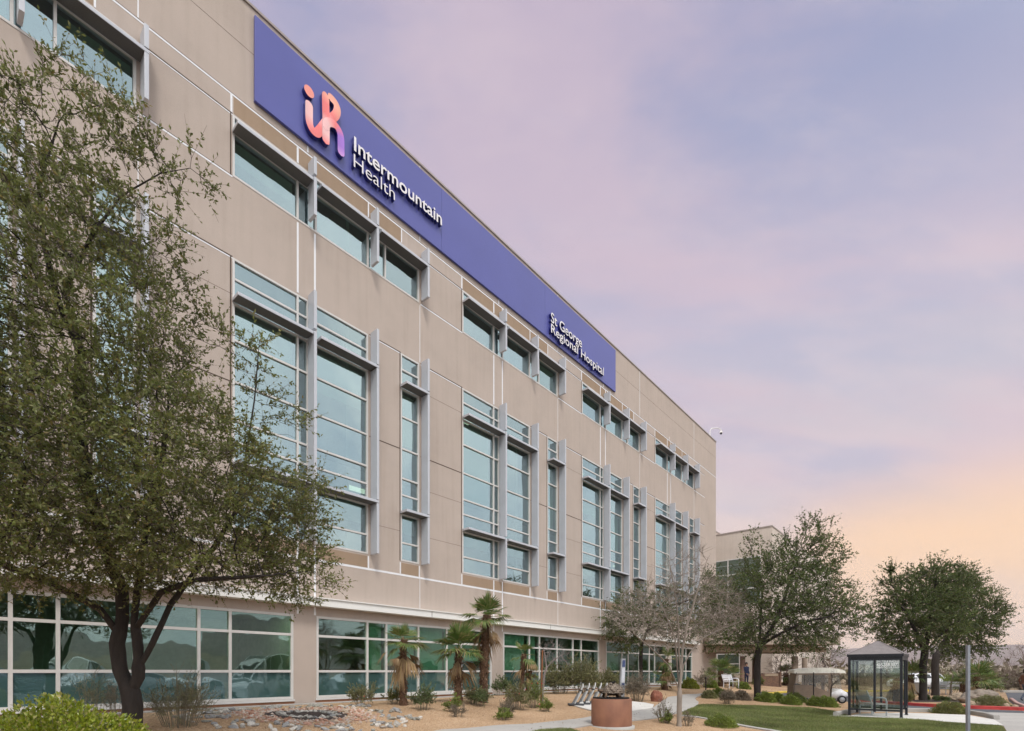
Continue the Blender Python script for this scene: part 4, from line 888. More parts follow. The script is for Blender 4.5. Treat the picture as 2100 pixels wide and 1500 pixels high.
# leafless trees
far_tree('bare_tree', 'leafless pale barked multi stemmed tree with fine twigs standing at the lawn edge', 1393, 1490, [[(1393, 1460), (1394, 1420)], [(1396, 1380), (1393, 1340), (1392, 1290), (1388, 1240), (1380, 1190), (1372, 1150)], [(1385, 1395, -.1), (1372, 1365, -.2), (1352, 1345, -.3), (1330, 1325, -.4), (1300, 1300, -.5)], [(1402, 1365, .1), (1415, 1340, .2), (1440, 1310, .3), (1480, 1290, .4), (1520, 1275, .4)], [(1400, 1330), (1410, 1280), (1425, 1230), (1440, 1180), (1450, 1150)], [(1385, 1310, .3), (1365, 1260, .4), (1345, 1215, .4)]],
         [(1395, 1250, 138, 75, 0, 1.3, 640), (1400, 1170, 50, 40, 0, .8, 70), (1290, 1270, 40, 35, -.3, .5, 60), (1495, 1260, 50, 40, .2, .6, 90), (1420, 1130, 40, 25, 0, .4, 24)], 0.07, None, step=0.12, kill=0.14, infl=1.0, tip=0.0045, tw=3, twl=0.26, mats=(m_bark2, m_bark3), rmax=0.009)
far_tree('bare_tree', 'young leafless grey tree tied beside a brown wooden stake', 1113, 1450, [[(1113, 1420), (1116, 1385), (1121, 1370)], [(1118, 1350), (1115, 1330)], [(1135, 1355), (1155, 1342)]],
         [(1135, 1345, 38, 22, 0, .4, 90), (1122, 1325, 26, 16, 0, .3, 34), (1160, 1366, 20, 8, 0, .3, 18), (1112, 1365, 8, 8, 0, .2, 6)], 0.035, None, step=0.08, kill=0.09, infl=.8, tip=0.005, tw=1, twl=0.12, mats=(M('bark_grey', (0.25, 0.21, 0.20), .9), M('bark_grey', (0.2, 0.2, 0.2))), rmax=0.008)
far_tree('bare_tree', 'thin leafless sapling in front of the metal bench on the island', 1948, 1430, [[(1950, 1405), (1956, 1380)], [(1962, 1360), (1965, 1345)]], [(1958, 1358, 22, 14, 0, .5, 50), (1975, 1375, 18, 8, 0, .3, 14), (1935, 1350, 10, 10, 0, .3, 8)], 0.05, None, step=0.12, kill=0.13, infl=1, tip=0.008, tw=1, twl=0.2, mats=(m_bark2, m_bark2), rmax=0.012)
far_tree('bare_tree', 'small leafless dark shrubby tree in front of the golf cart', 1705, 1448, [[(1704, 1430), (1704, 1415)]], [(1705, 1400, 22, 16, 0, .5, 60), (1712, 1385, 14, 8, 0, .3, 14)], 0.03, None, step=0.1, kill=0.11, infl=1, tip=0.006, tw=1, twl=0.15, rmax=0.01)
for k, (px, py, tx, ty, rx, ry, n, lab) in enumerate([(1600, 1406, 1603, 1362, 32, 30, 150, 'leafless brown tree behind the stone entrance sign'), (1672, 1405, 1675, 1368, 22, 26, 90, 'leafless brown tree behind the golf cart roof'), (1690, 1404, 1700, 1350, 26, 36, 110, 'taller leafless tree behind the golf cart and left of the shelter'),
                                         (2092, 1418, 2095, 1360, 22, 40, 100, 'tall leafless tree at the far edge of the parking lot'), (2068, 1416, 2066, 1385, 22, 22, 80, 'low leafless thicket tree across the parking lot'), (2030, 1417, 2030, 1390, 20, 18, 60, 'grey leafless tree beyond the boulder and fan palms')]):
    far_tree('bare_tree', lab, px, py, [[(px, py - 12), ((px + tx) / 2, py - 20)]], [(tx, ty, rx, ry, 0, 1.6, n)], 0.07, None, step=0.28, kill=0.3, infl=3, tip=0.010, tw=3, twl=0.5, rmax=0.02, mats=(M('thicket_bark', (0.20, 0.15, 0.125), .9), M('thicket_bark', (0, 0, 0))))
far_tree('evergreen_oak', 'distant pale olive tree behind the entrance columns', 1690, 1400, [[(1690, 1385), (1690, 1370)]], [(1688, 1335, 34, 30, 4, 2.5, 130), (1670, 1360, 20, 14, 4, 1.5, 30)], 0.12, 0.12, step=0.45, kill=0.6, infl=4)

# ---------------------------------------------------------------- palms
m_frond = leafmat('palm_green', [(0.085, 0.145, 0.030), (0.115, 0.18, 0.040), (0.15, 0.21, 0.055), (0.07, 0.125, 0.03), (0.20, 0.225, 0.07), (0.30, 0.25, 0.12)], 0.25, 0.4)
m_straw = leafmat('palm_straw', [(0.36, 0.25, 0.12), (0.30, 0.19, 0.11), (0.44, 0.33, 0.18), (0.24, 0.14, 0.065)], 0.25, 0.7)
m_ptrunk = M('palm_fibre', (0.105, 0.058, 0.034), 0.95, 0, 14, 0.5, 0.9, 30, stretch=(1, 1, 0.5)); m_boot = leafmat('palm_boots', [(0.13, 0.07, 0.04), (0.20, 0.115, 0.065), (0.075, 0.045, 0.03), (0.30, 0.20, 0.12)], 0.0, 0.9)
def frond(acc, o, az, elv, plen, flen, seg=24, spread=1.9, droop=0.35, mi=0, rng=RNG):
    """fan leaf: a petiole and a pleated fan of pointed segments"""
    d = np.array([math.cos(az) * math.cos(elv), math.sin(az) * math.cos(elv), math.sin(elv)])
    side = unit(np.cross(d, np.array([0, 0, 1.0]))); upv = np.cross(side, d)
    hub = o + d * plen; V, Q = thin_tubes(np.array([o]), np.array([hub]), 0.012, 0.007); acc.add(V, Q, mi)
    A = np.linspace(-spread, spread, seg) + rng.normal(0, 0.03, seg); ln = flen * (0.72 + 0.28 * np.cos(A * 0.55)) * rng.uniform(0.9, 1.08, seg)
    D = d[None] * np.cos(A)[:, None] + side[None] * np.sin(A)[:, None] + upv[None] * 0.12
    wid = flen * 0.042
    mid = hub + D * ln[:, None] * 0.55; tipp = hub + D * ln[:, None] + np.array([0, 0, -1.0]) * (droop * ln * (0.6 + 0.5 * rng.random(seg)))[:, None]
    S = unit(np.cross(D, upv[None])) * wid
    V = np.stack([np.repeat(hub[None], seg, 0), mid + S, tipp, mid - S], 1).reshape(-1, 3); acc.add(V, np.arange(4 * seg).reshape(seg, 4), mi)
def palm(label, base, h, r, nf, flen, nd, lean=(0, 0), seed=1, dead_low=0.5, group='fan palms in the gravel bed', cat='palm', seg=24, top_el=1.3):
    rng = np.random.default_rng(seed); t = empty('palm_tree', base, 0, label, cat, group)
    mb = MB(); n = max(4, int(h / 0.12)); top = np.array([lean[0], lean[1], h])
    pts = [(lean[0] * (k / n) ** 1.5, lean[1] * (k / n) ** 1.5, h * k / n) for k in range(n + 1)]
    mb.tube(pts, [r * (1.25 - 0.3 * min(1, k / n * 3)) * (1 + 0.08 * math.sin(k * 2.3)) for k in range(n + 1)], 12)
    mb.build('trunk', m_ptrunk, t)
    acc = NP(); m = int(h * r * 2600); zz = rng.uniform(0.02, 1, m); a = rng.uniform(0, 2 * PI, m); rad = np.stack([np.cos(a), np.sin(a), np.zeros(m)], 1)
    P = np.stack([lean[0] * zz ** 1.5, lean[1] * zz ** 1.5, zz * h], 1) + rad * r * 0.92
    V, Q = leaves(P, rad * 0.55 + np.array([0, 0, 1.0]) * rng.choice([1, 1, -0.4], m)[:, None] + rng.normal(0, .25, (m, 3)), rng.uniform(.05, .13, m), rng.uniform(.02, .045, m), rng=rng); acc.add(V, Q); acc.build('boots', [m_boot], t)
    if nf:
        g = NP()
        for k in range(nf):
            f = k / max(nf - 1, 1); frond(g, top + np.array([0, 0, -0.05]), k * 2.4 + rng.normal(0, .2), top_el - (top_el + .45) * f + rng.normal(0, .2), flen * rng.uniform(.35, .7), flen * rng.uniform(.6, .95), seg, rng.uniform(1.2, 1.75), 0.06 + 0.36 * f, 0, rng)
        g.build('crown', [m_frond], t)
    if nd:
        g = NP()
        for k in range(nd):
            frond(g, top + np.array([0, 0, -0.12 - dead_low * rng.random()]), k * 2.4 + 1 + rng.normal(0, .3), -0.35 - 0.95 * rng.random(), flen * rng.uniform(.3, .6), flen * rng.uniform(.55, 1.0), 14, rng.uniform(.35, .9), 0.6, 0, rng)
        g.build('dead_fronds', [m_straw], t)
    return t
def palm_px(label, px, base_py, top_py, top_px, r_px, nf, fl_px, nd, seed, **kw):
    b = clear_wall(gpt(px, base_py), 1.1); k = b.y / F; h = CAMZ + (HZ - top_py) * k - b.z
    return palm(label, b, h, r_px * k, nf, fl_px * k, nd, ((top_px - px) * k, 0), seed, **kw)
palm_px('tallest fan palm with green top and a shredded straw skirt', 991, 1441, 1262, 998, 8, 19, 42, 10, 3, dead_low=0.5)
palm_px('fan palm with drooping half brown fronds, leftmost of the gravel bed', 827, 1447, 1312, 828, 6.5, 13, 42, 10, 4, dead_low=0.4, top_el=.75)
palm_px('fan palm with the widest green crown, between the leftmost and the tallest palm', 940, 1443, 1330, 941, 7, 19, 47, 7, 5, dead_low=0.3)
palm_px('slim young palm with mostly straw coloured fronds beside the stake', 1069, 1418, 1342, 1075, 4.5, 6, 26, 9, 6, dead_low=0.7)
palm_px('shortest palm with a small bright green tuft left of the stake', 1083, 1422, 1376, 1086, 5, 9, 20, 6, 7, dead_low=0.3)
FG = 'low fan palm clumps'
palm_px('dark leaning palm with ragged fronds in front of the last ground floor windows', 1360, 1415, 1352, 1368, 4, 8, 26, 7, 8, group=FG, seg=16)
palm_px('low dark palm tuft beside the red boulder', 1366, 1416, 1392, 1362, 4, 9, 24, 3, 9, group=FG, seg=16)
for k, (px, py, tp, fl, nf, lab) in enumerate([(1478, 1408, 1376, 30, 18, 'broad fan palm clump left of the entrance columns'), (1503, 1408, 1388, 22, 12, 'lower fan palm clump behind the white bench'), (1455, 1410, 1392, 20, 10, 'small fan palm at the building corner'),
                                     (1612, 1406, 1382, 22, 14, 'bright fan palm right of the stone entrance sign'), (2002, 1432, 1388, 34, 22, 'large spreading fan palm behind the big boulder'), (2030, 1431, 1400, 26, 14, 'lower fan palm right of the large one behind the boulder'), (1975, 1431, 1402, 24, 12, 'lower fan palm left of the large one behind the grey post'),
                                     (1868, 1436, 1385, 30, 16, 'yellowish shaggy palm right behind the shelter'), (1838, 1440, 1392, 24, 8, 'dark trunked palm seen through the shelter glass')]):
    palm_px(lab, px, py, tp, px, 5, nf, fl, 4 if k != 8 else 9, 20 + k, group=FG, seg=14)

# ---------------------------------------------------------------- shrubs
SH = {}
SH['green'] = leafmat('shrub_green', [(0.162, 0.216, 0.038), (0.204, 0.258, 0.050), (0.126, 0.174, 0.036), (0.252, 0.288, 0.072)], 0.25)
SH['dark'] = leafmat('shrub_dark', [(0.105, 0.147, 0.050), (0.077, 0.115, 0.042), (0.140, 0.175, 0.063)], 0.2)
SH['olive'] = leafmat('shrub_olive', [(0.181, 0.189, 0.070), (0.145, 0.162, 0.058), (0.239, 0.232, 0.099), (0.123, 0.123, 0.051), (0.275, 0.246, 0.138)], 0.2)
SH['grey'] = leafmat('shrub_grey', [(0.208, 0.163, 0.124), (0.156, 0.124, 0.091), (0.273, 0.221, 0.169), (0.130, 0.111, 0.072)], 0.1, 0.8)
SH['lime'] = leafmat('shrub_lime', [(0.19, 0.22, 0.02), (0.26, 0.28, 0.035), (0.14, 0.18, 0.02), (0.32, 0.32, 0.06)], 0.3)
SH['bright'] = leafmat('hedge_bright', [(0.22, 0.27, 0.018), (0.30, 0.335, 0.025), (0.13, 0.19, 0.014), (0.37, 0.37, 0.045), (0.18, 0.24, 0.016), (0.46, 0.40, 0.14), (0.10, 0.155, 0.014), (0.25, 0.29, 0.02)], 0.3, 0.35, 0.5)
SH['juniper'] = leafmat('shrub_juniper', [(0.156, 0.169, 0.046), (0.117, 0.137, 0.039), (0.208, 0.202, 0.065)], 0.2)
m_stem = M('shrub_stem', (0.19, 0.165, 0.115), 0.9); m_flower = M('red_flower', (0.5, 0.02, 0.03), 0.6)
def shrub(label, base, rx, h, kind, style='wispy', n=2600, leaf=0.035, seed=0, flowers=0, group=None, ry=None, asp=0.4):
    rng = np.random.default_rng(seed + 100); t = empty('shrub', base, 0, label, 'shrub', group); ry = ry or rx; acc = NP(); st = NP()
    leaf = max(leaf, 0.0026 * base[1]) if style == 'round' else max(leaf, 0.0028 * base[1]); n = int(n * (1.7 if style == 'round' else 2.6))
    if style == 'round':
        d = unit(rng.normal(size=(n, 3))); d[:, 2] = np.abs(d[:, 2]) * 1.0 - 0.12
        lump = 1 + 0.10 * np.sin(d[:, 0] * 7 + seed) * np.sin(d[:, 1] * 6 + 2 * seed) + 0.07 * np.sin(d[:, 2] * 11 + d[:, 0] * 9)
        k = lump * np.where(rng.random(n) < .3, rng.uniform(.45, .8, n), rng.uniform(.8, 1.03, n)); P = d * k[:, None] * np.array([rx, ry, h * 0.92]) + np.array([0, 0, 0.05 * h]); P[:, 2] = np.maximum(P[:, 2], 0.01)
        D = unit(d + rng.normal(0, .55, (n, 3)) + np.array([0, 0, .25])); l = leaf * rng.uniform(.6, 1.3, n)
        V, Q = leaves(P, D, l, l * max(asp, .5), rng=rng); acc.add(V, Q)
        m = 60; dd = unit(rng.normal(size=(m, 3))); dd[:, 2] = np.abs(dd[:, 2]) + .1; V, Q = thin_tubes(np.zeros((m, 3)) + rng.normal(0, .04, (m, 3)) * np.array([1, 1, 0]), dd * np.array([rx, ry, h]) * 0.85, 0.008, 0.003); st.add(V, Q)
    else:
        m = max(16, int(n / 190)); a = rng.uniform(0, 2 * PI, m); q = np.sqrt(rng.random(m)); e = np.stack([np.cos(a) * q * rx, np.sin(a) * q * ry, h * (1.05 - 0.55 * q ** 2) * rng.uniform(.6, 1.1, m)], 1)
        s = np.stack([np.cos(a) * q * rx * .5, np.sin(a) * q * ry * .5, np.zeros(m)], 1); mid = s * .45 + e * .55 + np.array([0, 0, .08]) * h
        for A_, B_, r0, r1 in ((s, mid, .006, .004), (mid, e, .004, .002)): V, Q = thin_tubes(A_, B_, r0, r1); st.add(V, Q)
        k = 9; f = rng.uniform(-.8, 1, (m, k, 1)); Pb = (mid[:, None] * (1 - f) + e[:, None] * f).reshape(-1, 3); Pd = unit(unit(np.repeat(e - s, k, 0)) + rng.normal(0, .7, (m * k, 3))); ln = h * .34 * rng.uniform(.4, 1.2, (m * k, 1)); Pe = Pb + Pd * ln
        V, Q = thin_tubes(Pb, Pe, .003, .0014); st.add(V, Q)
        if style != 'twiggy' or n > 0:
            kk = max(1, int(n / (m * k))); f = rng.uniform(.1, 1, (m * k, kk, 1)); LPp = (Pb[:, None] * (1 - f) + Pe[:, None] * f).reshape(-1, 3); LPp[:, 2] = np.maximum(LPp[:, 2], .01); LD = unit(np.repeat(Pd, kk, 0) + rng.normal(0, .7, (m * k * kk, 3))); l = leaf * rng.uniform(.5, 1.3, len(LPp))
            V, Q = leaves(LPp, LD, l, l * asp, rng=rng); acc.add(V, Q)
    if acc.V: acc.build('foliage', [SH[kind]], t)
    st.build('stems', [m_stem], t)
    if flowers:
        mb = MB(); 
        for i in range(flowers): mb.blob((rng.normal(0, rx * .45), rng.normal(0, ry * .45), h * rng.uniform(.35, .9)), (.022, .022, .018), i, .2, 1)
        mb.build('flowers', m_flower, t)
    return t
def shrub_px(label, x0, x1, ytop, ybase, kind, style='wispy', n=2600, leaf=0.035, seed=0, **kw):
    b = gpt((x0 + x1) / 2, ybase); k = b.y / F; rx = (x1 - x0) / 2 * k
    b = b + Vector((0, min(rx, .8) * .6, 0)); b = clear_wall(b, 0.55 + .8 * rx); b.z = float(gz(b.x, b.y)) - .01; k = b.y / F
    return shrub(label, b, (x1 - x0) / 2 * k, max(.15, CAMZ + (HZ - ytop) * k - b.z), kind, style, n, leaf, seed, **kw)
# the bright leafy bush in the near corner
bb = Vector((-5.15, 5.9, 0)); bb.z = float(gz(bb.x, bb.y)) - .02
shrub('large bright yellow green leafy bush in the near corner below the big oak', bb, 1.12, 1.47 - bb.z, 'bright', 'round', 12000, 0.05, 1, ry=0.9, asp=.6)
S = shrub_px
S('dark wispy olive shrub growing against the oak trunk', 282, 408, 1392, 1496, 'olive', n=5200, leaf=.03, seed=2, asp=.22)
S('thin dry shrub standing behind the bright leafy bush', 120, 215, 1388, 1470, 'olive', n=900, leaf=.03, seed=3, asp=.22)
S('sparse twiggy shrub between the leafy bush and the oak trunk', 205, 250, 1385, 1470, 'grey', n=500, leaf=.025, seed=4, asp=.25)
S('wispy grey green shrub left of the leftmost palm', 708, 775, 1402, 1449, 'olive', n=1900, leaf=.03, seed=5, flowers=2)
S('low yellowish green shrub just left of the leftmost palm trunk', 782, 828, 1414, 1445, 'juniper', n=1500, leaf=.035, seed=6)
S('dark green open shrub right of the leftmost palm trunk', 838, 892, 1410, 1459, 'dark', n=1700, leaf=.04, seed=7, asp=.5)
S('green shrub with red flowers behind the middle palm', 955, 985, 1406, 1446, 'olive', n=1500, leaf=.028, seed=8, flowers=8)
S('low green shrub at the foot of the middle palm, on its left', 912, 950, 1428, 1462, 'green', n=1100, leaf=.03, seed=9, flowers=4)
S('dry grey brown shrub in front of the middle palm', 922, 956, 1442, 1472, 'grey', n=1000, leaf=.02, seed=10, asp=.2)
S('green twiggy shrub at the foot of the tallest palm', 963, 1008, 1412, 1450, 'dark', n=1400, leaf=.03, seed=11)
S('dry grey shrub in front of the young palms', 1012, 1062, 1434, 1474, 'grey', n=1500, leaf=.02, seed=12, asp=.2)
S('small bright green mound beside the dry grey shrub', 1016, 1050, 1454, 1478, 'green', n=1500, leaf=.022, seed=13)
S('dark green shrub against the window pier right of the tallest palm', 1006, 1052, 1388, 1426, 'dark', n=1500, leaf=.035, seed=14)
S('light green shrub with red flowers below the two young palms', 1035, 1085, 1404, 1458, 'olive', n=2400, leaf=.028, seed=15, flowers=9)
S('taller green shrub with red flowers left of the stake', 1078, 1112, 1392, 1454, 'green', n=2100, leaf=.026, seed=16, flowers=6, asp=.25)
S('low green ground shrub at the foot of the stake', 1105, 1136, 1436, 1461, 'green', n=900, leaf=.03, seed=17, flowers=2)
S('large olive shrub behind the young bare tree', 1118, 1182, 1366, 1424, 'olive', n=4200, leaf=.032, seed=18)
S('tallest olive shrub in front of the pier left of the bike docks', 1165, 1232, 1352, 1424, 'olive', n=5200, leaf=.034, seed=19)
S('olive brown shrub behind the bike docks', 1222, 1282, 1376, 1424, 'olive', n=3600, leaf=.03, seed=20)
S('brown twiggy shrub right behind the tortoise statue', 1278, 1342, 1384, 1440, 'grey', n=4200, leaf=.024, seed=21, asp=.2)
S('bright lime green round shrub at the corner of the hospital', 1401, 1435, 1389, 1413, 'lime', 'round', 1900, .05, 22)
S('dry twiggy shrub against the blank end of the wall', 1424, 1462, 1376, 1412, 'grey', n=900, leaf=.03, seed=23, asp=.2)
S('round green shrub left of the white bench', 1449, 1474, 1392, 1412, 'green', 'round', 1500, .06, 24)
S('round yellow green shrub in front of the white bench', 1463, 1492, 1409, 1431, 'green', 'round', 1900, .05, 25)
S('half dry shrub beside the path bend', 1443, 1473, 1414, 1433, 'olive', 'round', 1500, .045, 26)
S('dry grey brown shrub at the edge of the lawn left of the oak trunk', 1480, 1508, 1414, 1445, 'grey', n=2600, leaf=.025, seed=27, asp=.2)
S('grey brown dormant shrub just left of the oak trunk', 1509, 1541, 1414, 1437, 'grey', 'round', 1900, .035, 28)
S('round green shrub right of the white bench', 1515, 1541, 1398, 1414, 'green', 'round', 1500, .06, 29)
S('olive shrub in front of the entrance sign', 1550, 1570, 1390, 1410, 'juniper', 'wispy', 1100, .05, 30)
CB = 'clipped green shrubs along the lawn'
S('clipped green shrub touching the right side of the oak trunk', 1556, 1596, 1417, 1441, 'green', 'round', 2300, .045, 31, group=CB)
S('clipped green shrub second to the right of the oak trunk', 1584, 1614, 1419, 1441, 'green', 'round', 2000, .045, 32, group=CB)
S('round clipped shrub closest to the lawn, left of the cart', 1608, 1646, 1424, 1446.5, 'green', 'round', 2300, .045, 33, group=CB)
S('clipped green shrub against the rear of the golf cart', 1618, 1656, 1417, 1441, 'green', 'round', 2300, .045, 34, group=CB)
S('clipped green shrub below the cart door', 1662, 1690, 1427, 1449, 'green', 'round', 2000, .045, 35, group=CB)
S('round clipped shrub nearest the shuttle shelter', 1681, 1724, 1426, 1451, 'green', 'round', 2400, .045, 36, group=CB)
S('round dark green shrub in the gravel beside the bare tree', 1455, 1518, 1463, 1493, 'green', 'round', 3600, .03, 37)
S('bare twiggy little shrub with green base between pedestal and bare tree', 1342, 1388, 1436, 1484, 'grey', n=500, leaf=.02, seed=38, asp=.2)
S('low green tuft at the foot of the twiggy little shrub', 1356, 1382, 1462, 1485, 'green', n=900, leaf=.025, seed=39)
S('small dry shrub at the foot of the bare tree', 1398, 1432, 1462, 1491, 'grey', n=400, leaf=.02, seed=40, asp=.2)
S('spreading juniper shrub on the verge beside the grey post', 1934, 1994, 1436, 1465, 'juniper', 'round', 3000, .05, 41)
S('grey green shrub growing in front of the big boulder', 2016, 2078, 1424, 1450, 'olive', 'round', 2600, .045, 42)
S('low dark green plant under the island oaks', 1904, 1962, 1428, 1438, 'dark', 'wispy', 1700, .05, 43)
S('yellow green grassy clump behind the shelter post', 1858, 1880, 1418, 1446, 'juniper', 'wispy', 1200, .06, 44, asp=.15)
S('light green shrub beyond the metal bench', 1925, 1985, 1382, 1414, 'green', 'round', 2600, .1, 45)
S('pale tan brush beyond the fan palms', 2036, 2075, 1388, 1418, 'juniper', 'wispy', 2200, .08, 46)
S('dry brown brush at the far end of the parking lot', 2055, 2130, 1392, 1419, 'grey', 'wispy', 3200, .07, 47)
S('dry tan brush left of the parked white car', 1745, 1800, 1388, 1414, 'grey', 'wispy', 3200, .07, 48)
S('brown brush right of the entrance columns', 1655, 1700, 1376, 1408, 'grey', 'wispy', 3200, .07, 49)
S('green shrub behind the parked white car', 1890, 1935, 1388, 1412, 'green', 'round', 1800, .1, 50)
# brush on the slope beyond the lot, too much to count
n = 26000; az = np.radians(RNG.uniform(14, 62, n)); rr = 75 + 240 * RNG.random(n) ** 1.6; X, Y = rr * np.sin(az), rr * np.cos(az)
cl = np.sin(X * .11) * np.sin(Y * .09) + .6 * np.sin(X * .31 + 1) * np.sin(Y * .27); k = (cl > -.15) & (wall_w(X, Y) > 3); X, Y = X[k], Y[k]; m = len(X)
P = np.stack([X, Y, gz(X, Y) + RNG.random(m) ** 1.3 * (2.2 + 1.2 * np.sin(X * .23))], 1); V, Q = leaves(P, RNG.normal(size=(m, 3)) + np.array([0, 0, .6]), RNG.uniform(.5, 1.3, m), RNG.uniform(.25, .6, m))
o = npmesh('undergrowth', V, Q, [leafmat('brush', [(0.17, 0.14, 0.085), (0.13, 0.115, 0.07), (0.21, 0.165, 0.12), (0.10, 0.10, 0.05), (0.24, 0.2, 0.15)], .1, .9)]); tag(o, 'dry desert brush on the slope beyond the parking lot', 'brush', None, 'stuff')
# ---------------------------------------------------------------- far wing and entrance canopy
def G0(px, py, Y): p = at(px, py, Y); return p
m_wing = wallmat('wing_stucco', (0.60, 0.52, 0.455)); Ya = 50.0; ca = at(1583, 1080, Ya); ztop = ca.z
wing = empty('annex_building', (ca.x, ca.y, 0), RZ, 'lower beige wing with a band of green windows beyond the main block', 'building')
mb = MB(); zb = -0.6
mb.quad((0, 0, zb), (30, 0, zb), (30, 0, ztop), (0, 0, ztop)); mb.quad((0, 40, zb), (0, 0, zb), (0, 0, ztop), (0, 40, ztop)); mb.quad((30, 0, zb), (30, 40, zb), (30, 40, ztop), (30, 0, ztop)); mb.quad((0, 0, ztop - .3), (30, 0, ztop - .3), (30, 40, ztop - .3), (0, 40, ztop - .3))
mb.build('wall', m_wing, wing)
mb = MB(); mb.box(-.05, 30, -.05, .3, ztop, ztop + .12); mb.box(-.05, .3, .302, 40, ztop, ztop + .12); mb.build('parapet_cap', MATS['cap_metal'], wing)
mb = MB(); mb.box(-.012, 0.01, 0.1, 40, ztop - 3.3, ztop - 3.25); mb.box(-.012, .01, 14.4, 14.5, zb, ztop); mb.build('joint_trim', m_joint, wing)
def sidewin(y0, y1, z0, z1, nm, nz):
    f = MB()
    for k in range(nm + 1): y = y0 + (y1 - y0) * k / nm; f.box(-.03, .02, y - .05, y + .05, z0, z1)
    for k in range(nz + 1): z = z0 + (z1 - z0) * k / nz; f.box(-.026, .018, y0, y1, z - .05, z + .05)
    fo = f.build('window', m_frame, wing); p = MB()
    for k in range(nm):
        for j in range(nz): p.quad((-.012, y0 + (y1 - y0) * k / nm, z0 + (z1 - z0) * j / nz), (-.012, y0 + (y1 - y0) * (k + 1) / nm, z0 + (z1 - z0) * j / nz), (-.012, y0 + (y1 - y0) * (k + 1) / nm, z0 + (z1 - z0) * (j + 1) / nz), (-.012, y0 + (y1 - y0) * k / nm, z0 + (z1 - z0) * (j + 1) / nz))
    p.build('pane', m_glass, fo)
wz = CAMZ + (HZ - 1137) / F * Ya
sidewin(1.0, 26, wz - 4.6, wz, 8, 3); sidewin(3.0, 5.2, 1.4, 3.4, 1, 2)
wing2 = empty('annex_building', at(1499, 1092, 66) * 1, RZ, 'beige rooftop block rising behind the lower wing', 'building'); wing2.location.z = 0
mb = MB(); zt = CAMZ + (HZ - 1072) / F * 58; mb.box(-24, 0, 0, 14, 8, zt); mb.build('wall', m_wall, wing2); mb = MB(); mb.box(-24.04, .04, -.05, 14.05, zt + .002, zt + .12); mb.build('parapet_cap', MATS['cap_metal'], wing2)
cz = 62; c3 = at(1640, 1185, cz); low = empty('annex_building', (c3.x, c3.y, 0), RZ, 'low cream building with pale pitched roof glimpsed behind the middle oak', 'building')
mb = MB(); zt = c3.z - 1.2; mb.box(-6, 9, 0, 16, -.8, zt); mb.build('wall', m_wall, low)
mb = MB(); mb.add([(-6.5, -.6, zt), (9.5, -.6, zt), (9.5, 16.6, zt), (-6.5, 16.6, zt), (-4, 6, zt + 2.2), (7, 6, zt + 2.2)], [(0, 1, 5, 4), (1, 2, 5), (2, 3, 4, 5), (3, 0, 4), (3, 2, 1, 0)]); mb.build('roof', M('pale_roof', (0.5, 0.48, 0.47), .7), low)
Yc = 42.0
cano = empty('entrance_canopy', (at(1590, 1300, Yc).x, Yc, 0), 0.0, 'beige flat entrance canopy on four round brown columns', 'canopy'); cxo = cano.location.x
m_col = M('column_stone', (0.20, 0.125, 0.095), 0.85, 0, 3, .2, .3, 30); m_col2 = M('column_tan', (0.25, 0.195, 0.15), 0.85, 0, 3, .2)
zc1 = CAMZ + (HZ - 1325) / F * Yc; zc0 = CAMZ + (HZ - 1338) / F * Yc
m_beam = M('canopy_stucco', (0.36, 0.30, 0.245), .85)
mb = MB(); mb.bbox(at(1440, 0, Yc).x - cxo, at(1700, 0, Yc).x - cxo, -1.5, 5.5, zc1 + .02, zc1 + .75, .03); mb.build('roof', m_beam, cano)
mb = MB(); mb.bbox(at(1445, 0, Yc).x - cxo, at(1690, 0, Yc).x - cxo, -.3, .3, zc0, zc0 + .42, .02); mb.bbox(at(1445, 0, Yc).x - cxo, at(1690, 0, Yc).x - cxo, 3.7, 4.3, zc0 + .02, zc0 + .42, .02); mb.build('beam', m_beam, cano)
for px, dy, m_, r in ((1523, 0, m_col, .20), (1548, 4, m_col, .22), (1630, 0, m_col2, .24), (1650, 4, m_col2, .22)):
    p = at(px, 1400, Yc + dy); x = p.x - cxo; g = float(gz(p.x, p.y)); c = MB(); c.lathe([(r, g - .1), (r, zc0 - .35), (r * .6, zc0 - .33), (0, zc0 - .33)], 20, 0, (x, dy)); co = c.build('column', m_, cano)
    c = MB(); c.box(x - .13, x - .06, dy - .05, dy + .05, zc0 - .34, zc0 + .01); c.box(x + .06, x + .13, dy - .05, dy + .05, zc0 - .34, zc0 + .01); c.build('bracket', m_white, co)
# brick entrance sign wall
b = gpt(1583, 1408); t = empty('entrance_sign', b, 0, 'low brown stacked stone sign wall with a plain tan plaque beside the entrance drive', 'sign'); k = b.y / F
m_stone, nt, out = newmat('stacked_stone'); bs = N(nt, 'ShaderNodeBsdfPrincipled'); bs.inputs['Roughness'].default_value = .9
tc = N(nt, 'ShaderNodeTexCoord'); mp = N(nt, 'ShaderNodeMapping'); mp.inputs['Rotation'].default_value = (PI / 2, 0, 0); L(nt, tc.outputs['Object'], mp.inputs[0]); br = N(nt, 'ShaderNodeTexBrick'); br.inputs['Scale'].default_value = 4.0; br.inputs['Color1'].default_value = (.20, .115, .075, 1); br.inputs['Color2'].default_value = (.12, .07, .05, 1); br.inputs['Mortar'].default_value = (.07, .05, .04, 1); br.inputs['Mortar Size'].default_value = .015
L(nt, mp.outputs[0], br.inputs[0]); L(nt, br.outputs[0], bs.inputs['Base Color']); L(nt, bs.outputs[0], out.inputs[0])
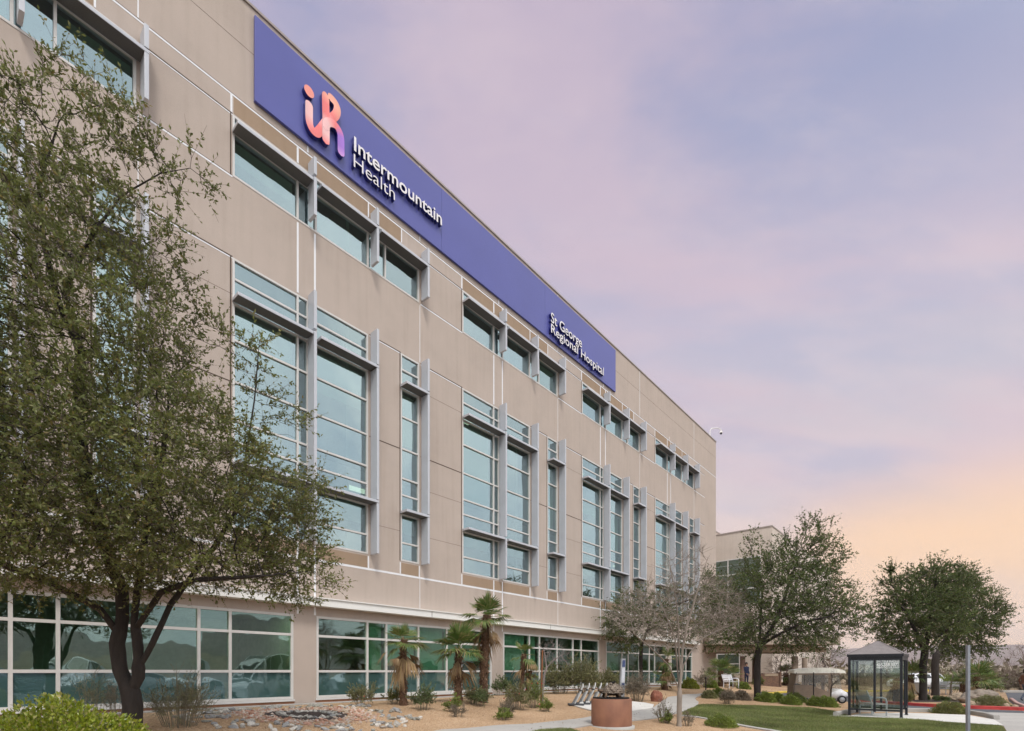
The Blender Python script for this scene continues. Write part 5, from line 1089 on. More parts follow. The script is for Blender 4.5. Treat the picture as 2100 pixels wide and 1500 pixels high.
mb = MB(); mb.bbox(-20 * k, 13 * k, -.15, .2, -.1, 27 * k, .02); mb.build('wall', m_stone, t); mb = MB(); mb.bbox(13.1 * k, 17 * k, -.22, .27, -.1, 29 * k, .03); mb.bbox(-25 * k, -20.1 * k, -.2, .25, -.1, 25 * k, .03); mb.build('pier', m_stone, t)
mb = MB(); mb.bbox(-17 * k, 10 * k, -.18, -.152, 21 * k, 26 * k, .006); mb.build('plaque', M('plaque_tan', (.3, .235, .17), .7), t)

# ---------------------------------------------------------------- shuttle shelter
def qpt(px, py, Y): return at(px, py, Y)
FL = Vector((12.45, 19.07, 0)); FR = Vector((13.58, 18.03, 0)); e1 = (FR - FL); Ws = e1.length; cen = FL + e1 / 2 + Vector((-e1.y, e1.x, 0)) * .5
sh = empty('shuttle_shelter', (cen.x, cen.y, .032), math.atan2(e1.y, e1.x), 'small black framed glass shuttle shelter with a hipped grey roof', 'shelter')
h = Ws / 2; m_blk = M('shelter_black', (0.014, 0.015, 0.020), .4); m_roof = M('shelter_roof', (0.21, 0.185, 0.18), .55, .1)
for x in (-h, h):
    for y in (-h, h):
        p = MB(); p.bbox(x - .04, x + .04, y - .04, y + .04, 0, 2.14, .006); p.bbox(x - .055, x + .055, y - .055, y + .055, 0.001, .02, .004); p.build('post', m_blk, sh)
p = MB(); p.box(-.035, .035, -h - .03, -h + .03, .16, 2.1); p.box(-.035, .035, h - .03, h + .03, .16, 2.1); p.box(-h - .03, -h + .03, -.035, .035, .16, 2.1); p.build('mullion', m_blk, sh)
def rail(z, hh, nm, sides):
    p = MB()
    for s in sides:
        if s == 'f': p.box(-h + .04, h - .04, -h - .035, -h + .035, z, z + hh)
        if s == 'b': p.box(-h + .04, h - .04, h - .035, h + .035, z, z + hh)
        if s == 'l': p.box(-h - .035, -h + .035, -h + .04, h - .04, z, z + hh)
        if s == 'r': p.box(h - .035, h + .035, -h + .04, h - .04, z, z + hh)
    return p.build(nm, m_blk, sh)
rail(.20, .06, 'rail', 'fbl'); rail(2.02, .12, 'top_rail', 'fblr')
p = MB(); p.box(h - .03, h + .03, .3, h - .04, .28, .34); p.box(h - .03, h + .03, .27, .33, .28, 2.02); p.build('side_frame', m_blk, sh)
m_pane = glassmat('shelter_glass', (0, 0, 0), (.9, .95, .95), .05, .0, transp=(.86, .90, .88))
for nm, (a, b_) in (('f', ((-h + .04, -.035), (.035, h - .04))), ('b', ((-h + .04, -.035), (.035, h - .04)))):
    for x0, x1 in (a, b_):
        p = MB(); y = -h if nm == 'f' else h; p.box(x0, x1, y - .004, y + .004, .26, 2.02); p.build('glass_panel', m_pane, sh)
for y0, y1 in ((-h + .04, -.035), (.035, h - .04)):
    p = MB(); p.box(-h - .004, -h + .004, y0, y1, .26, 2.02); p.build('glass_panel', m_pane, sh)
p = MB(); p.box(h - .004, h + .004, .33, h - .04, .34, 2.02); p.build('glass_panel', m_pane, sh)
E = h + .07; p = MB(); p.box(-E, E, -E, E, 2.14, 2.235); p.build('fascia', m_blk, sh)
p = MB(); p.add([(-E, -E, 2.236), (E, -E, 2.236), (E, E, 2.236), (-E, E, 2.236), (0, 0, 2.74)], [(0, 1, 4), (1, 2, 4), (2, 3, 4), (3, 0, 4), (3, 2, 1, 0)])
for a in ((-E, -E), (E, -E), (E, E), (-E, E)): p.tube([(a[0], a[1], 2.24), (0, 0, 2.745)], .012, 6)
p.build('roof', m_roof, sh)
m_vinyl = M('vinyl_white', (.85, .85, .85), .5)
for s, z, c in (('SHUTTLE PHONE', 1.93, .075), ('435.359.3372', 1.79, .12), ('PLEASE CALL FOR A RIDE', 1.725, .045)):
    lettering('lettering', s, .06, h - .06, z, c, .002, -h - .006, sh, [m_vinyl], .02)
# bench inside: perforated back and seat between tube arms
m_bmet = M('bench_metal', (.46, .47, .485), .45, .2)
def bench(name, label, loc, rz, wd=1.2, mat=m_bmet, slat=True, group=None):
    t = empty(name, loc, rz, label, 'bench', group)
    p = MB()
    for k in range(9): a = k / 8; p.box(-wd / 2, wd / 2, -.22 + .052 * k, -.22 + .052 * k + .04, .43 - .02 * math.sin(a * PI), .445 - .02 * math.sin(a * PI))
    p.build('seat', mat, t); p = MB()
    for k in range(8): z = .52 + .05 * k; p.box(-wd / 2, wd / 2, .235 + .02 * k, .25 + .02 * k, z, z + .04)
    p.build('backrest', mat, t)
    for s in (-1, 1):
        x = s * (wd / 2 + .03); p = MB(); p.tube([(x, -.25, 0), (x, -.25, .5), (x, -.22, .62), (x, -.12, .66), (x, .2, .66), (x, .3, .6)], .028, 10); p.tube([(x, .22, 0), (x, .22, .45), (x, .40, .92)], .028, 10); p.tube([(x, -.25, .42), (x, .23, .42)], .024, 8); p.build('arm_frame', mat, t)
    return t
e2 = Vector((-e1.y, e1.x, 0)) / Ws
bc = cen + e1 / Ws * (-.18) + e2 * .05; bench('shelter_bench', 'grey perforated metal bench inside the glass shelter', (bc.x, bc.y, .032), sh.rotation_euler.z + math.radians(120), .95)
b = gpt(1499, 1411.5); bench('park_bench', 'white metal bench beside the path near the entrance', b, math.radians(25), .8, M('bench_white', (.72, .72, .76), .4))
b = gpt(1905, 1424); bench('park_bench', 'long grey metal bench under the island oaks, next to the concrete bin', (b.x + .9, b.y + .3, b.z), PI + .1, 1.7)
b = gpt(1950, 1425); bench('park_bench', 'second grey metal bench under the island oaks, behind the sapling', (b.x + .4, b.y + .3, b.z), PI + .1, 1.5)
b = gpt(1886, 1424); t = empty('concrete_bin', b, .2, 'square pale concrete bin beside the metal bench', 'bin'); p = MB(); p.bbox(-.45, .3, -.35, .35, 0, .78, .03); p.build('body', m_conc, t); p = MB(); p.bbox(-.35, .2, -.25, .25, .782, .84, .02); p.build('lid', m_dark, t)
b = gpt(1985, 1515); Yp = 10.2; pp = at(1985, 1500, Yp); t = empty('sign_post', (pp.x, pp.y, float(gz(pp.x, pp.y))), 0, 'plain galvanised square steel post standing at the lawn edge', 'post'); p = MB(); p.bbox(-.027, .027, -.027, .027, -.05, CAMZ + (HZ - 1324) / F * Yp - t.location.z, .004)
p.build('post', M('galvanised', (.30, .31, .33), .45, .5, 8, .15), t)
# ---------------------------------------------------------------- golf cart
def golf_cart(loc, rz):
    t = empty('golf_cart', loc, rz, 'beige canvas enclosed golf cart with a cream roof and white nose', 'golf cart')
    mc = M('canvas', (.25, .19, .145), .85, 0, 4, .15, .3, 20); mcr = M('cream_plastic', (.88, .85, .76), .45); mw = M('cart_white', (.70, .70, .72), .35); mk = M('cart_black', (.015, .015, .017), .5)
    mv, nt, out = newmat('clear_vinyl'); tr = N(nt, 'ShaderNodeBsdfTransparent'); tr.inputs[0].default_value = (.93, .93, .91, 1); g = N(nt, 'ShaderNodeBsdfPrincipled'); g.inputs['Base Color'].default_value = (.55, .54, .52, 1); g.inputs['Roughness'].default_value = .2; mx = N(nt, 'ShaderNodeMixShader'); mx.inputs[0].default_value = .22; L(nt, tr.outputs[0], mx.inputs[1]); L(nt, g.outputs[0], mx.inputs[2]); L(nt, mx.outputs[0], out.inputs[0])
    bm = bmesh.new(); prof = [(-1.38, 1.70), (-1.32, 1.86), (-.6, 1.97), (.3, 1.98), (.95, 1.90), (1.27, 1.80), (1.27, 1.68), (.9, 1.68), (-1.3, 1.66)]
    p = MB(); p.add([(x, -.62, z) for x, z in prof] + [(x, .62, z) for x, z in prof], [tuple(range(8, -1, -1)), tuple(range(9, 18))] + [(i, (i + 1) % 9, 9 + (i + 1) % 9, 9 + i) for i in range(9)]); p.build('roof', mcr, t)
    for s in (-1, 1):
        y = s * .60; p = MB()
        p.add([(-1.42, y, .30), (-.35, y, .30), (-.35, y, 1.0), (-1.38, y, 1.02)], [(0, 1, 2, 3)]); p.add([(-.30, y, .28), (.52, y, .28), (.55, y, .62), (-.30, y, .92)], [(0, 1, 2, 3)])
        for a, b in (((-1.42, .3), (-1.22, 1.70)), ((-.33, .25), (-.33, 1.72)), ((.55, .3), (.55, 1.70))): p.tube([(a[0], y, a[1]), (b[0], y, b[1])], .03, 8)
        p.box(-1.22, .95, y - .012, y + .012, 1.58, 1.70); p.box(.42, .60, y - .014, y + .014, .6, 1.6); p.build('canvas_side', mc, t)
        p = MB(); p.quad((-1.36, y, 1.02), (-.36, y, 1.0), (-.36, y, 1.58), (-1.24, y, 1.58)); p.quad((-.30, y, .92), (.42, y, .65), (.42, y, 1.58), (-.30, y, 1.58)); p.quad((.6, y, .62), (1.12, y, .80), (.95, y, 1.58), (.6, y, 1.58)); p.build('window', mv, t)
        p = MB(); p.tube([(-.33, y * 1.01, .1), (-.33, y * 1.01, 1.7)], .03, 6); p.tube([(-1.40, y * 1.01, .4), (-1.22, y * 1.01, 1.7)], .026, 6); p.tube([(.56, y * 1.01, .4), (.56, y * 1.01, 1.7)], .026, 6); p.tube([(-.8, y * 1.01, 1.02), (-.8, y * 1.01, 1.6)], .012, 6); p.build('zip', mk, t)
    p = MB(); p.quad((-1.42, -.6, .3), (-1.42, .6, .3), (-1.22, .6, 1.7), (-1.22, -.6, 1.7)); p.build('rear_canvas', mc, t)
    p = MB(); p.quad((1.12, -.58, .80), (1.12, .58, .80), (.95, .58, 1.66), (.95, -.58, 1.66)); p.build('windscreen', mv, t)
    p = MB(); st = [(-1.4, .3, .55, .56), (-.4, .28, .5, .58), (.5, .26, .45, .58), (.75, .3, .78, .57), (1.1, .32, .80, .54), (1.4, .36, .62, .46), (1.5, .42, .52, .32)]
    vs = []; 
    for x, z0, z1, w_ in st: vs += [(x, -w_, z0), (x, -w_, z1 - .05), (x, -w_ * .8, z1), (x, w_ * .8, z1), (x, w_, z1 - .05), (x, w_, z0)]
    p.add(vs, [(i * 6 + k, i * 6 + (k + 1) % 6, (i + 1) * 6 + (k + 1) % 6, (i + 1) * 6 + k) for i in range(len(st) - 1) for k in range(6)] + [tuple(range(5, -1, -1)), tuple(range(6 * (len(st) - 1), 6 * len(st)))], 0, True); p.build('body', mw, t)
    for x in (.05, -.75):
        p = MB(); p.bbox(x - .25, x + .2, -.5, .5, .5, .68, .05); p.bbox(x - .34, x - .22, -.5, .5, .6, 1.08, .04); p.build('seat', M('seat_dark', (.05, .055, .045), .6), t)
    for x in (-1.0, 1.12):
        for s in (-1, 1): wheel(t, x, s * .55, .22, .16)
    for s in (-1, 1): p = MB(); p.blob((1.42, s * .3, .56), (.06, .08, .05), 0, 0, 2); p.build('headlight', m_vinyl, t)
    return t
m_tyre = M('tyre', (.016, .016, .017), .8); m_rim = M('rim', (.36, .37, .39), .35, .7)
def wheel(par, x, y, r, wd):
    t = MB(); prof = [(r * .62, -wd / 2), (r * .93, -wd / 2), (r, -wd * .3), (r, wd * .3), (r * .93, wd / 2), (r * .62, wd / 2)]
    vs = [(x + q * math.cos(2 * PI * k / 24), y + o, r + q * math.sin(2 * PI * k / 24)) for q, o in prof for k in range(24)]
    t.add(vs, [(i * 24 + k, i * 24 + (k + 1) % 24, (i + 1) * 24 + (k + 1) % 24, (i + 1) * 24 + k) for i in range(5) for k in range(24)], 0, True)
    wo = t.build('wheel', m_tyre, par); q = MB()
    for s in (-1, 1):
        yy = y + s * wd * .42; q.add([(x, yy + s * .02, r)] + [(x + r * .62 * math.cos(2 * PI * k / 20), yy, r + r * .62 * math.sin(2 * PI * k / 20)) for k in range(20)], [(0, 1 + k, 1 + (k + 1) % 20) for k in range(20)])
    q.build('rim', m_rim, wo)
b = gpt(1684, 1445); golf_cart((b.x + .25, b.y + .8, float(gz(b.x, b.y + .8))), math.radians(-14)).scale = (.86, .86, .88)
# ---------------------------------------------------------------- cars
m_cglass = M('car_glass', (.012, .015, .016), .38, 0, 1, .05)
def car(label, loc, rz, col, st, group=None, name='parked_car', wheels=(-1.38, 1.38), wr=.34, glassx=(-1.7, 1.1), cat='car'):
    """body lofted over stations (x, sill z, belt z, roof z, half width, roof half width)"""
    t = empty(name, loc, rz, label, cat, group); mp_ = M('paint_%02d%02d%02d' % tuple(int(99 * c) for c in col), col, .42, .0, 1, .03, spec=.6)
    vs = []
    for x, z0, zb, zr, w_, wr_ in st:
        h_ = [(w_ * .86, z0), (w_ * .98, z0 + .12), (w_, (z0 + zb) / 2 + .05), (w_ * .95, zb), (wr_, zr - .05), (wr_ * .8, zr)]
        vs += [(x, -a, z) for a, z in h_] + [(x, a, z) for a, z in reversed(h_)]
    body = MB(); gl = MB(); off = lambda v, y: v
    for i in range(len(st) - 1):
        xm = (st[i][0] + st[i + 1][0]) / 2
        for k in range(12):
            q = [vs[i * 12 + k], vs[i * 12 + (k + 1) % 12], vs[(i + 1) * 12 + (k + 1) % 12], vs[(i + 1) * 12 + k]]
            tall = min(st[i][3] - st[i][2], st[i + 1][3] - st[i + 1][2]); ramp_ = abs(st[i][3] - st[i + 1][3]) > .25
            body.add(q, [(0, 1, 2, 3)], 0, True)
            if (k in (3, 7) and tall > .25 and glassx[0] < xm < glassx[1]) or (k in (4, 5, 6) and ramp_):
                c = [sum(v[j] for v in q) / 4 for j in range(3)]; o = (.012 if c[1] > 0 else -.012) if k in (3, 7) else 0; up = .012 if k not in (3, 7) else .004
                gl.add([(c[0] + (v[0] - c[0]) * .9, c[1] + (v[1] - c[1]) * (.88 if k not in (3, 7) else .9) + o, c[2] + (v[2] - c[2]) * .86 + up) for v in q], [(0, 1, 2, 3)], 0)
    n = len(st); body.add(vs[:12], [tuple(range(11, -1, -1))]); body.add(vs[-12:], [tuple(range(12))]); body.build('body', mp_, t); gl.build('windows', m_cglass, t)
    for x in wheels:
        for s in (-1, 1): wheel(t, x, s * (st[len(st) // 2][4] - .1), wr, .23)
    x = st[-1][0]; w_ = st[-1][4]
    for s in (-1, 1):
        p = MB(); p.blob((x - .04, s * w_ * .72, st[-1][2] - .08), (.08, .17, .07), 1, 0, 2); p.build('headlight', m_vinyl, t)
        p = MB(); p.blob((st[0][0] + .03, s * st[0][4] * .75, st[0][2] - .05), (.05, .14, .09), 1, 0, 2); p.build('tail_light', m_red, t)
    p = MB(); p.box(x - .02, x + .03, -w_ * .45, w_ * .45, .45, .62); p.build('grille', m_blk, t); return t
SEDAN = [(-2.3, .32, .82, .86, .72, .5), (-2.1, .25, .95, 1.0, .84, .62), (-1.55, .2, .98, 1.08, .9, .64), (-.95, .2, .98, 1.42, .92, .62), (.1, .2, .97, 1.46, .92, .62), (.55, .2, .96, 1.38, .92, .62), (1.15, .2, .92, .98, .92, .66), (1.9, .22, .82, .86, .88, .6), (2.25, .3, .68, .72, .74, .5)]
SUV = [(-2.35, .36, 1.0, 1.2, .8, .6), (-2.2, .3, 1.05, 1.66, .9, .66), (-1.4, .26, 1.08, 1.76, .95, .68), (0, .26, 1.07, 1.77, .95, .68), (.5, .26, 1.06, 1.68, .95, .66), (1.1, .26, 1.05, 1.12, .95, .7), (2.05, .28, .98, 1.02, .9, .66), (2.35, .36, .78, .82, .78, .55)]
VAN = [(-2.9, .4, 1.2, 2.3, .92, .82), (-2.8, .3, 1.25, 2.6, 1.0, .86), (0, .28, 1.3, 2.62, 1.0, .86), (1.3, .28, 1.3, 2.58, 1.0, .84), (1.75, .28, 1.28, 2.25, 1.0, .8), (2.15, .28, 1.22, 1.36, .98, .76), (2.8, .3, 1.02, 1.08, .92, .7), (2.95, .4, .8, .84, .82, .6)]
g0 = lambda x, y: (x, y, float(gz(x, y)) + .01)
b = gpt(1900, 1415); car('white sedan parked beyond the island oaks, partly behind the concrete bin', g0(b.x + .5, b.y + 2.0), PI + .15, (.72, .73, .76), SEDAN)
b = gpt(1985, 1416); car('white car parked beyond the fan palms', g0(b.x, b.y + 4.5), PI + .3, (.58, .59, .61), SEDAN)
RC = 'cars parked in the lot seen mirrored in the glass'
car('white shuttle van with high roof mirrored in the ground floor glass', g0(13.2, 9.6), math.radians(205), (.75, .76, .77), VAN, None, 'shuttle_van', (-1.9, 1.95), .36, (-2.6, 1.6), 'van')
for x, y, rz, c, s, lab in ((15.5, 3.0, 180, (.7, .71, .73), SUV, 'white utility car in the lot, nearest the shuttle van'), (15.8, -.6, 185, (.62, .63, .65), SEDAN, 'silver sedan second from the van in the lot'), (16.2, -4.2, 178, (.72, .72, .74), SUV, 'white utility car third from the van in the lot'), (16, -8, 182, (.12, .14, .2), SEDAN, 'dark blue sedan at the near end of the lot'),
                            (23, 13.2, 200, (.70, .72, .75), SEDAN, 'white sedan at the far right of the lot'), (24, 9.0, 200, (.5, .52, .56), SUV, 'grey utility car at the far right of the lot')): car(lab, g0(x, y), math.radians(rz), c, s, RC)

# ---------------------------------------------------------------- pedestal with the bronze tortoise
b = gpt(1254, 1490); k = b.y / F
t = empty('statue_pedestal', (b.x, b.y, b.z), 0, 'round rusty brown steel pedestal beside the path', 'pedestal'); k = t.location.y / F
R_ = 41 * k; PH = CAMZ + (HZ - 1433) * k - b.z
m_cor, nt, out = newmat('corten'); bs = N(nt, 'ShaderNodeBsdfPrincipled'); bs.inputs['Roughness'].default_value = .75; tc = N(nt, 'ShaderNodeTexCoord'); mp = N(nt, 'ShaderNodeMapping'); mp.inputs['Scale'].default_value = (1.2, 1.2, .8); L(nt, tc.outputs['Object'], mp.inputs[0]); n1 = N(nt, 'ShaderNodeTexNoise'); n1.inputs['Scale'].default_value = 3; n1.inputs['Detail'].default_value = 8; L(nt, mp.outputs[0], n1.inputs[0])
r_ = ramp(nt, [(.3, (.185, .080, .048, 1)), (.5, (.225, .098, .058, 1)), (.7, (.26, .118, .068, 1)), (.85, (.31, .16, .08, 1))], n1.outputs['Fac']); L(nt, r_.outputs[0], bs.inputs['Base Color']); L(nt, bs.outputs[0], out.inputs[0])
p = MB(); p.lathe([(R_, .03), (R_, PH - .012), (R_ - .012, PH), (0, PH)], 64); p.build('drum', m_cor, t); p = MB(); p.lathe([(R_ + .07, -.05), (R_ + .07, .03), (R_ * .9, .032)], 64); p.build('footing', m_conc, t)
m_brz = M('bronze', (.085, .055, .035), .45, .6, 9, .5); m_brz2 = M('bronze_shell', (.17, .135, .105), .5, .5, 14, .6, .6, 22); m_brzd = M('bronze_dark', (.022, .02, .02), .45, .6)
st_ = empty('tortoise_statue', (t.location.x, t.location.y, t.location.z + PH + .001), 0, 'bronze tortoise sculpture with a small bird on its shell, standing on the rusty pedestal', 'statue')
p = MB(); bp = [(R_ * .9 * math.cos(a) * (1 + .03 * math.sin(5 * a)), R_ * .72 * math.sin(a) * (1 + .05 * math.sin(3 * a))) for a in np.linspace(0, 2 * PI, 40, endpoint=False)]; p.prism(bp, 0, .035); p.build('base', m_brzd, st_)
# body: one continuous skin with neck, head, legs and tail
def skin(name, verts, edges, rad, mats, parent, sub=2, root=0, face_mat=None):
    me = bpy.data.meshes.new(name); me.from_pydata(verts, edges, []); o = link(name, me, parent)
    sm = o.modifiers.new('s', 'SKIN'); sm.use_smooth_shade = True; ss = o.modifiers.new('u', 'SUBSURF'); ss.levels = sub; ss.render_levels = sub
    for i, r in enumerate(rad): me.skin_vertices[0].data[i].radius = (r, r) if not isinstance(r, tuple) else r
    me.skin_vertices[0].data[root].use_root = True
    dg = bpy.context.evaluated_depsgraph_get(); m2 = bpy.data.meshes.new_from_object(o.evaluated_get(dg)); o.modifiers.clear(); o.data = m2; m2.name = name; m2.materials.clear()
    for m in (mats if isinstance(mats, list) else [mats]): m2.materials.append(m)
    if face_mat:
        for f in m2.polygons: f.material_index = face_mat(f.center)
    for f in m2.polygons: f.use_smooth = True
    return o
tv = [(0, 0, .16), (-.16, 0, .16), (.16, 0, .16), (-.24, 0, .18), (-.31, 0, .215), (-.37, 0, .225), (.25, 0, .13), (.30, 0, .10),
      (-.15, -.13, .13), (-.19, -.16, .035), (-.15, .13, .13), (-.19, .16, .035), (.16, -.13, .13), (.21, -.15, .035), (.16, .13, .13), (.2, .15, .035), (-.225, -.165, .03), (-.225, .165, .03)]
te = [(0, 1), (0, 2), (1, 3), (3, 4), (4, 5), (2, 6), (6, 7), (1, 8), (8, 9), (1, 10), (10, 11), (2, 12), (12, 13), (2, 14), (14, 15), (9, 16), (11, 17)]
skin('body', tv, te, [.1, .11, .11, .055, .05, .035, .03, .012, .055, .042, .055, .042, .055, .045, .055, .045, .03, .03], m_brz, st_)
sh_ = MB(); NA, NR = 40, 14; vs = []
for i in range(NR + 1):
    f = i / NR
    for a in range(NA):
        an = 2 * PI * a / NA; ridge = 1 + .10 * (abs(math.sin(an * 5 + i * .9)) - .5) * min(1, f * 3) + .05 * math.sin(i * 3.1)
        rr = math.sin(f * PI / 2) ** .85; zz = .135 + .235 * math.cos(f * PI / 2) ** 1.15 * (1 + .10 * math.sin(an * 7 + i * 2.4))
        vs.append((.295 * rr * ridge * math.cos(an) + .035, .22 * rr * ridge * math.sin(an), zz + .012 * ((a * 3 + i) % 4 == 0)))
sh_.add(vs, [(i * NA + a, i * NA + (a + 1) % NA, (i + 1) * NA + (a + 1) % NA, (i + 1) * NA + a) for i in range(NR) for a in range(NA)]); sh_.add(vs[-NA:], [tuple(range(NA))])
for k in range(8): a = k * .8; sh_.blob((.035 + .12 * math.cos(a) * (1 - k * .05), .09 * math.sin(a), .34 + .02 * (k % 3)), (.04, .035, .05), k, .3, 2)
sh_.build('shell', m_brz2, st_)
p = MB()
for s in (-1, 1): p.blob((-.36, s * .028, .24), (.008, .008, .008), 0, 0, 1)
p.build('eyes', m_brzd, st_)
bt = MB(); bt.blob((.03, 0, .425), (.065, .026, .026), 2, .05, 2); bt.blob((.085, 0, .45), (.022, .018, .018), 1, 0, 2); bt.tube([(.105, 0, .45), (.13, 0, .445)], [.006, .001], 6); bt.add([(-.02, -.012, .43), (-.02, .012, .43), (-.12, .02, .475), (-.12, -.02, .475)], [(0, 1, 2, 3), (3, 2, 1, 0)])
for s in (-1, 1): bt.add([(.05, s * .024, .435), (-.03, s * .03, .43), (-.09, s * .035, .455), (-.01, s * .04, .455)], [(0, 1, 2, 3), (3, 2, 1, 0)]); bt.tube([(.03, s * .01, .405), (.03, s * .012, .36)], .004, 5)
bt.build('bird', m_brzd, st_)
# ---------------------------------------------------------------- bike docks and kiosk
def dock(loc, rz, label, grp):
    t = empty('bike_dock', loc, rz, label, 'bike dock', grp)
    p = MB(); p.bbox(-.33, .22, -.17, .17, 0, .07, .015); p.build('base', m_dkb, t)
    p = MB(); q = MB()
    for s in (-1, 1): p.tube([(-.12, s * .13, .05), (.10, s * .11, .45), (.19, s * .08, .70), (.20, s * .05, .76)], [.026, .022, .02, .018], 8)
    p.tube([(.2, -.05, .76), (.205, 0, .775), (.2, .05, .76)], .018, 8); p.bbox(.05, .2, -.16, -.06, .01, .12, .01); p.build('frame', M('dock_alu', (.50, .50, .49), .4, .4), t)
    q.add([(-.19, -.105, .07), (-.19, .105, .07), (.02, .085, .44), (.02, -.085, .44), (-.16, -.105, .07), (-.16, .105, .07), (.05, .085, .44), (.05, -.085, .44)], [(0, 1, 2, 3), (7, 6, 5, 4), (0, 3, 7, 4), (1, 5, 6, 2), (3, 2, 6, 7), (0, 4, 5, 1)]); q.build('panel', M('dock_grey', (.19, .19, .20), .5), t)
    p = MB(); p.bbox(.09, .15, -.125, .125, .50, .56, .01); p.build('strap', m_dkb, t); return t
m_dkb = M('dock_black', (.05, .052, .058), .6)
pa = gpt(1184, 1448.5); pb = gpt(1232, 1443.5)
for i in range(6):
    p_ = pa.lerp(pb, i * .262 * 1.0); p_.z = float(gz(p_.x, p_.y)) + .03
    dock(p_, .05, ['slanted aluminium bike dock, leftmost of the row', 'slanted aluminium bike dock, second from the left end of the row', 'slanted aluminium bike dock at the left edge of the pedestal', 'slanted bike dock behind the tortoise head', 'slanted bike dock behind the tortoise belly', 'slanted bike dock at the right end of the row'][i], 'bike share docks on the concrete pad')
b = gpt(1275, 1436); k = b.y / F; t = empty('bike_kiosk', b, .1, 'tall leaning grey bike share kiosk with a blue header and a white notice', 'kiosk'); H = CAMZ + (HZ - 1351) * k - b.z; x0, x1 = -5.5 * k, 5.5 * k; ln = 5 * k
p = MB(); p.add([(x0, 0, 0), (x1, 0, 0), (x1, .16, 0), (x0, .16, 0), (x0 + ln, 0, H), (x1 + ln * .6, 0, H), (x1 + ln * .6, .16, H), (x0 + ln, .16, H)], [(0, 3, 2, 1), (4, 5, 6, 7), (0, 1, 5, 4), (1, 2, 6, 5), (2, 3, 7, 6), (3, 0, 4, 7)]); p.build('pillar', M('kiosk_grey', (.33, .34, .36), .4, .3), t)
def kpanel(nm, z0, z1, mat, ins):
    f0, f1 = z0 / H, z1 / H; q = MB(); q.add([(x0 + ln * f0 + ins, -.012, z0), (x1 + ln * .6 * f0 - ins * .4, -.012, z0), (x1 + ln * .6 * f1 - ins * .4, -.012, z1), (x0 + ln * f1 + ins, -.012, z1), (x0 + ln * f0 + ins, -.001, z0), (x1 + ln * .6 * f0 - ins * .4, -.001, z0), (x1 + ln * .6 * f1 - ins * .4, -.001, z1), (x0 + ln * f1 + ins, -.001, z1)], [(0, 1, 2, 3), (0, 4, 5, 1), (1, 5, 6, 2), (2, 6, 7, 3), (3, 7, 4, 0)]); q.build(nm, mat, t)
kpanel('header', H * .80, H * .96, M('kiosk_blue', (.05, .07, .16), .4), .05); kpanel('notice', H * .42, H * .78, M('notice_white', (.55, .56, .60), .5, 0, 8, .12, stretch=(1, 1, 6)), .05); kpanel('footer', H * .36, H * .405, MATS['kiosk_blue'], .07)
b = gpt(1111, 1453); k = b.y / F; t = empty('tree_stake', b, 0, 'straight brown wooden stake beside the young leafless tree', 'stake'); hh = CAMZ + (HZ - 1334) * k - b.z; p = MB(); p.tube([(-2 * k, 0, -.1), (1.5 * k, 0, hh)], 1.6 * k, 12); p.build('pole', M('stake_wood', (.24, .10, .045), .8, 0, 5, .25, .3, 30, stretch=(1, 1, .15)), t)
b = gpt(1447.5, 1416); k = b.y / F; t = empty('path_light', b, 0, 'thin black bollard light beside the path bend', 'bollard'); p = MB(); p.lathe([(.035, 0), (.035, 24 * k), (.05, 24 * k + .01), (.05, 27 * k), (0, 27 * k + .02)], 12); p.build('post', m_blk, t)
# ---------------------------------------------------------------- boulders and the stone spiral
m_rock = M('boulder_rock', (.23, .19, .155), .95, 0, 3, .4, 1.0, 9); m_rrock = M('red_rock', (.22, .085, .055), .95, 0, 3, .35, 1.0, 9); m_trock = M('tan_rock', (.33, .26, .19), .95, 0, 3, .3, .9, 9)
def boulder(label, x0, x1, yt, yb, mat, seed, dep=.7):
    b = gpt((x0 + x1) / 2, yb); k = b.y / F; rx = (x1 - x0) / 2 * k; h_ = (yb - yt) * k; mb = MB(); mb.blob((0, rx * dep, h_ * .28), (rx, rx * dep, h_ * .72), seed, .22, 5, 0, 1.6); o = mb.build('boulder', mat); o.location = b; return tag(o, label, 'boulder')
boulder('large rough grey boulder on the right of the island', 1997, 2072, 1416, 1444, m_rock, 3); boulder('smaller tan boulder behind the grey post', 1958, 1996, 1422, 1438, m_trock, 5); boulder('red sandstone boulder beside the path', 1337, 1361, 1416, 1440, m_rrock, 8)
for i, (x0, x1, yt, yb, lab) in enumerate([(1990, 2004, 1438, 1449, 'pale tan rock at the left foot of the big boulder'), (2004, 2016, 1440, 1449, 'flat tan rock in front of the big boulder'), (2062, 2074, 1443, 1452, 'ochre rock at the right end of the island'), (2080, 2092, 1446, 1453, 'small ochre rock closest to the island tip'), (1726, 1738, 1394, 1404, 'pale rock in the brush left of the shelter')]): boulder(lab, x0, x1, yt, yb, m_trock, 20 + i)
C0 = gpt(628, 1466.5); RX = 2.15
stones = []
def stone_mesh(seed):
    mb = MB(); mb.blob((0, 0, .25), (1, .8, .62), seed, .36, 2, 0, 1.3, sm=False); bm = None; return mb
gm = [M('stone_grey', (.37, .345, .31), .95, 0, 3, .35, .6, 12), M('stone_grey_green', (.31, .30, .26), .95, 0, 3, .3, .6, 12), M('stone_light', (.56, .525, .475), .95, 0, 3, .25, .6, 12), M('stone_blue_grey', (.30, .295, .29), .95, 0, 3, .3, .6, 12)]
rmt = [M('stone_rust', (.36, .18, .115), .95, 0, 3, .35, .6, 12), M('stone_salmon', (.46, .27, .20), .95, 0, 3, .3, .6, 12), M('stone_cream', (.48, .38, .29), .95, 0, 3, .3, .6, 12)]
protos = {}
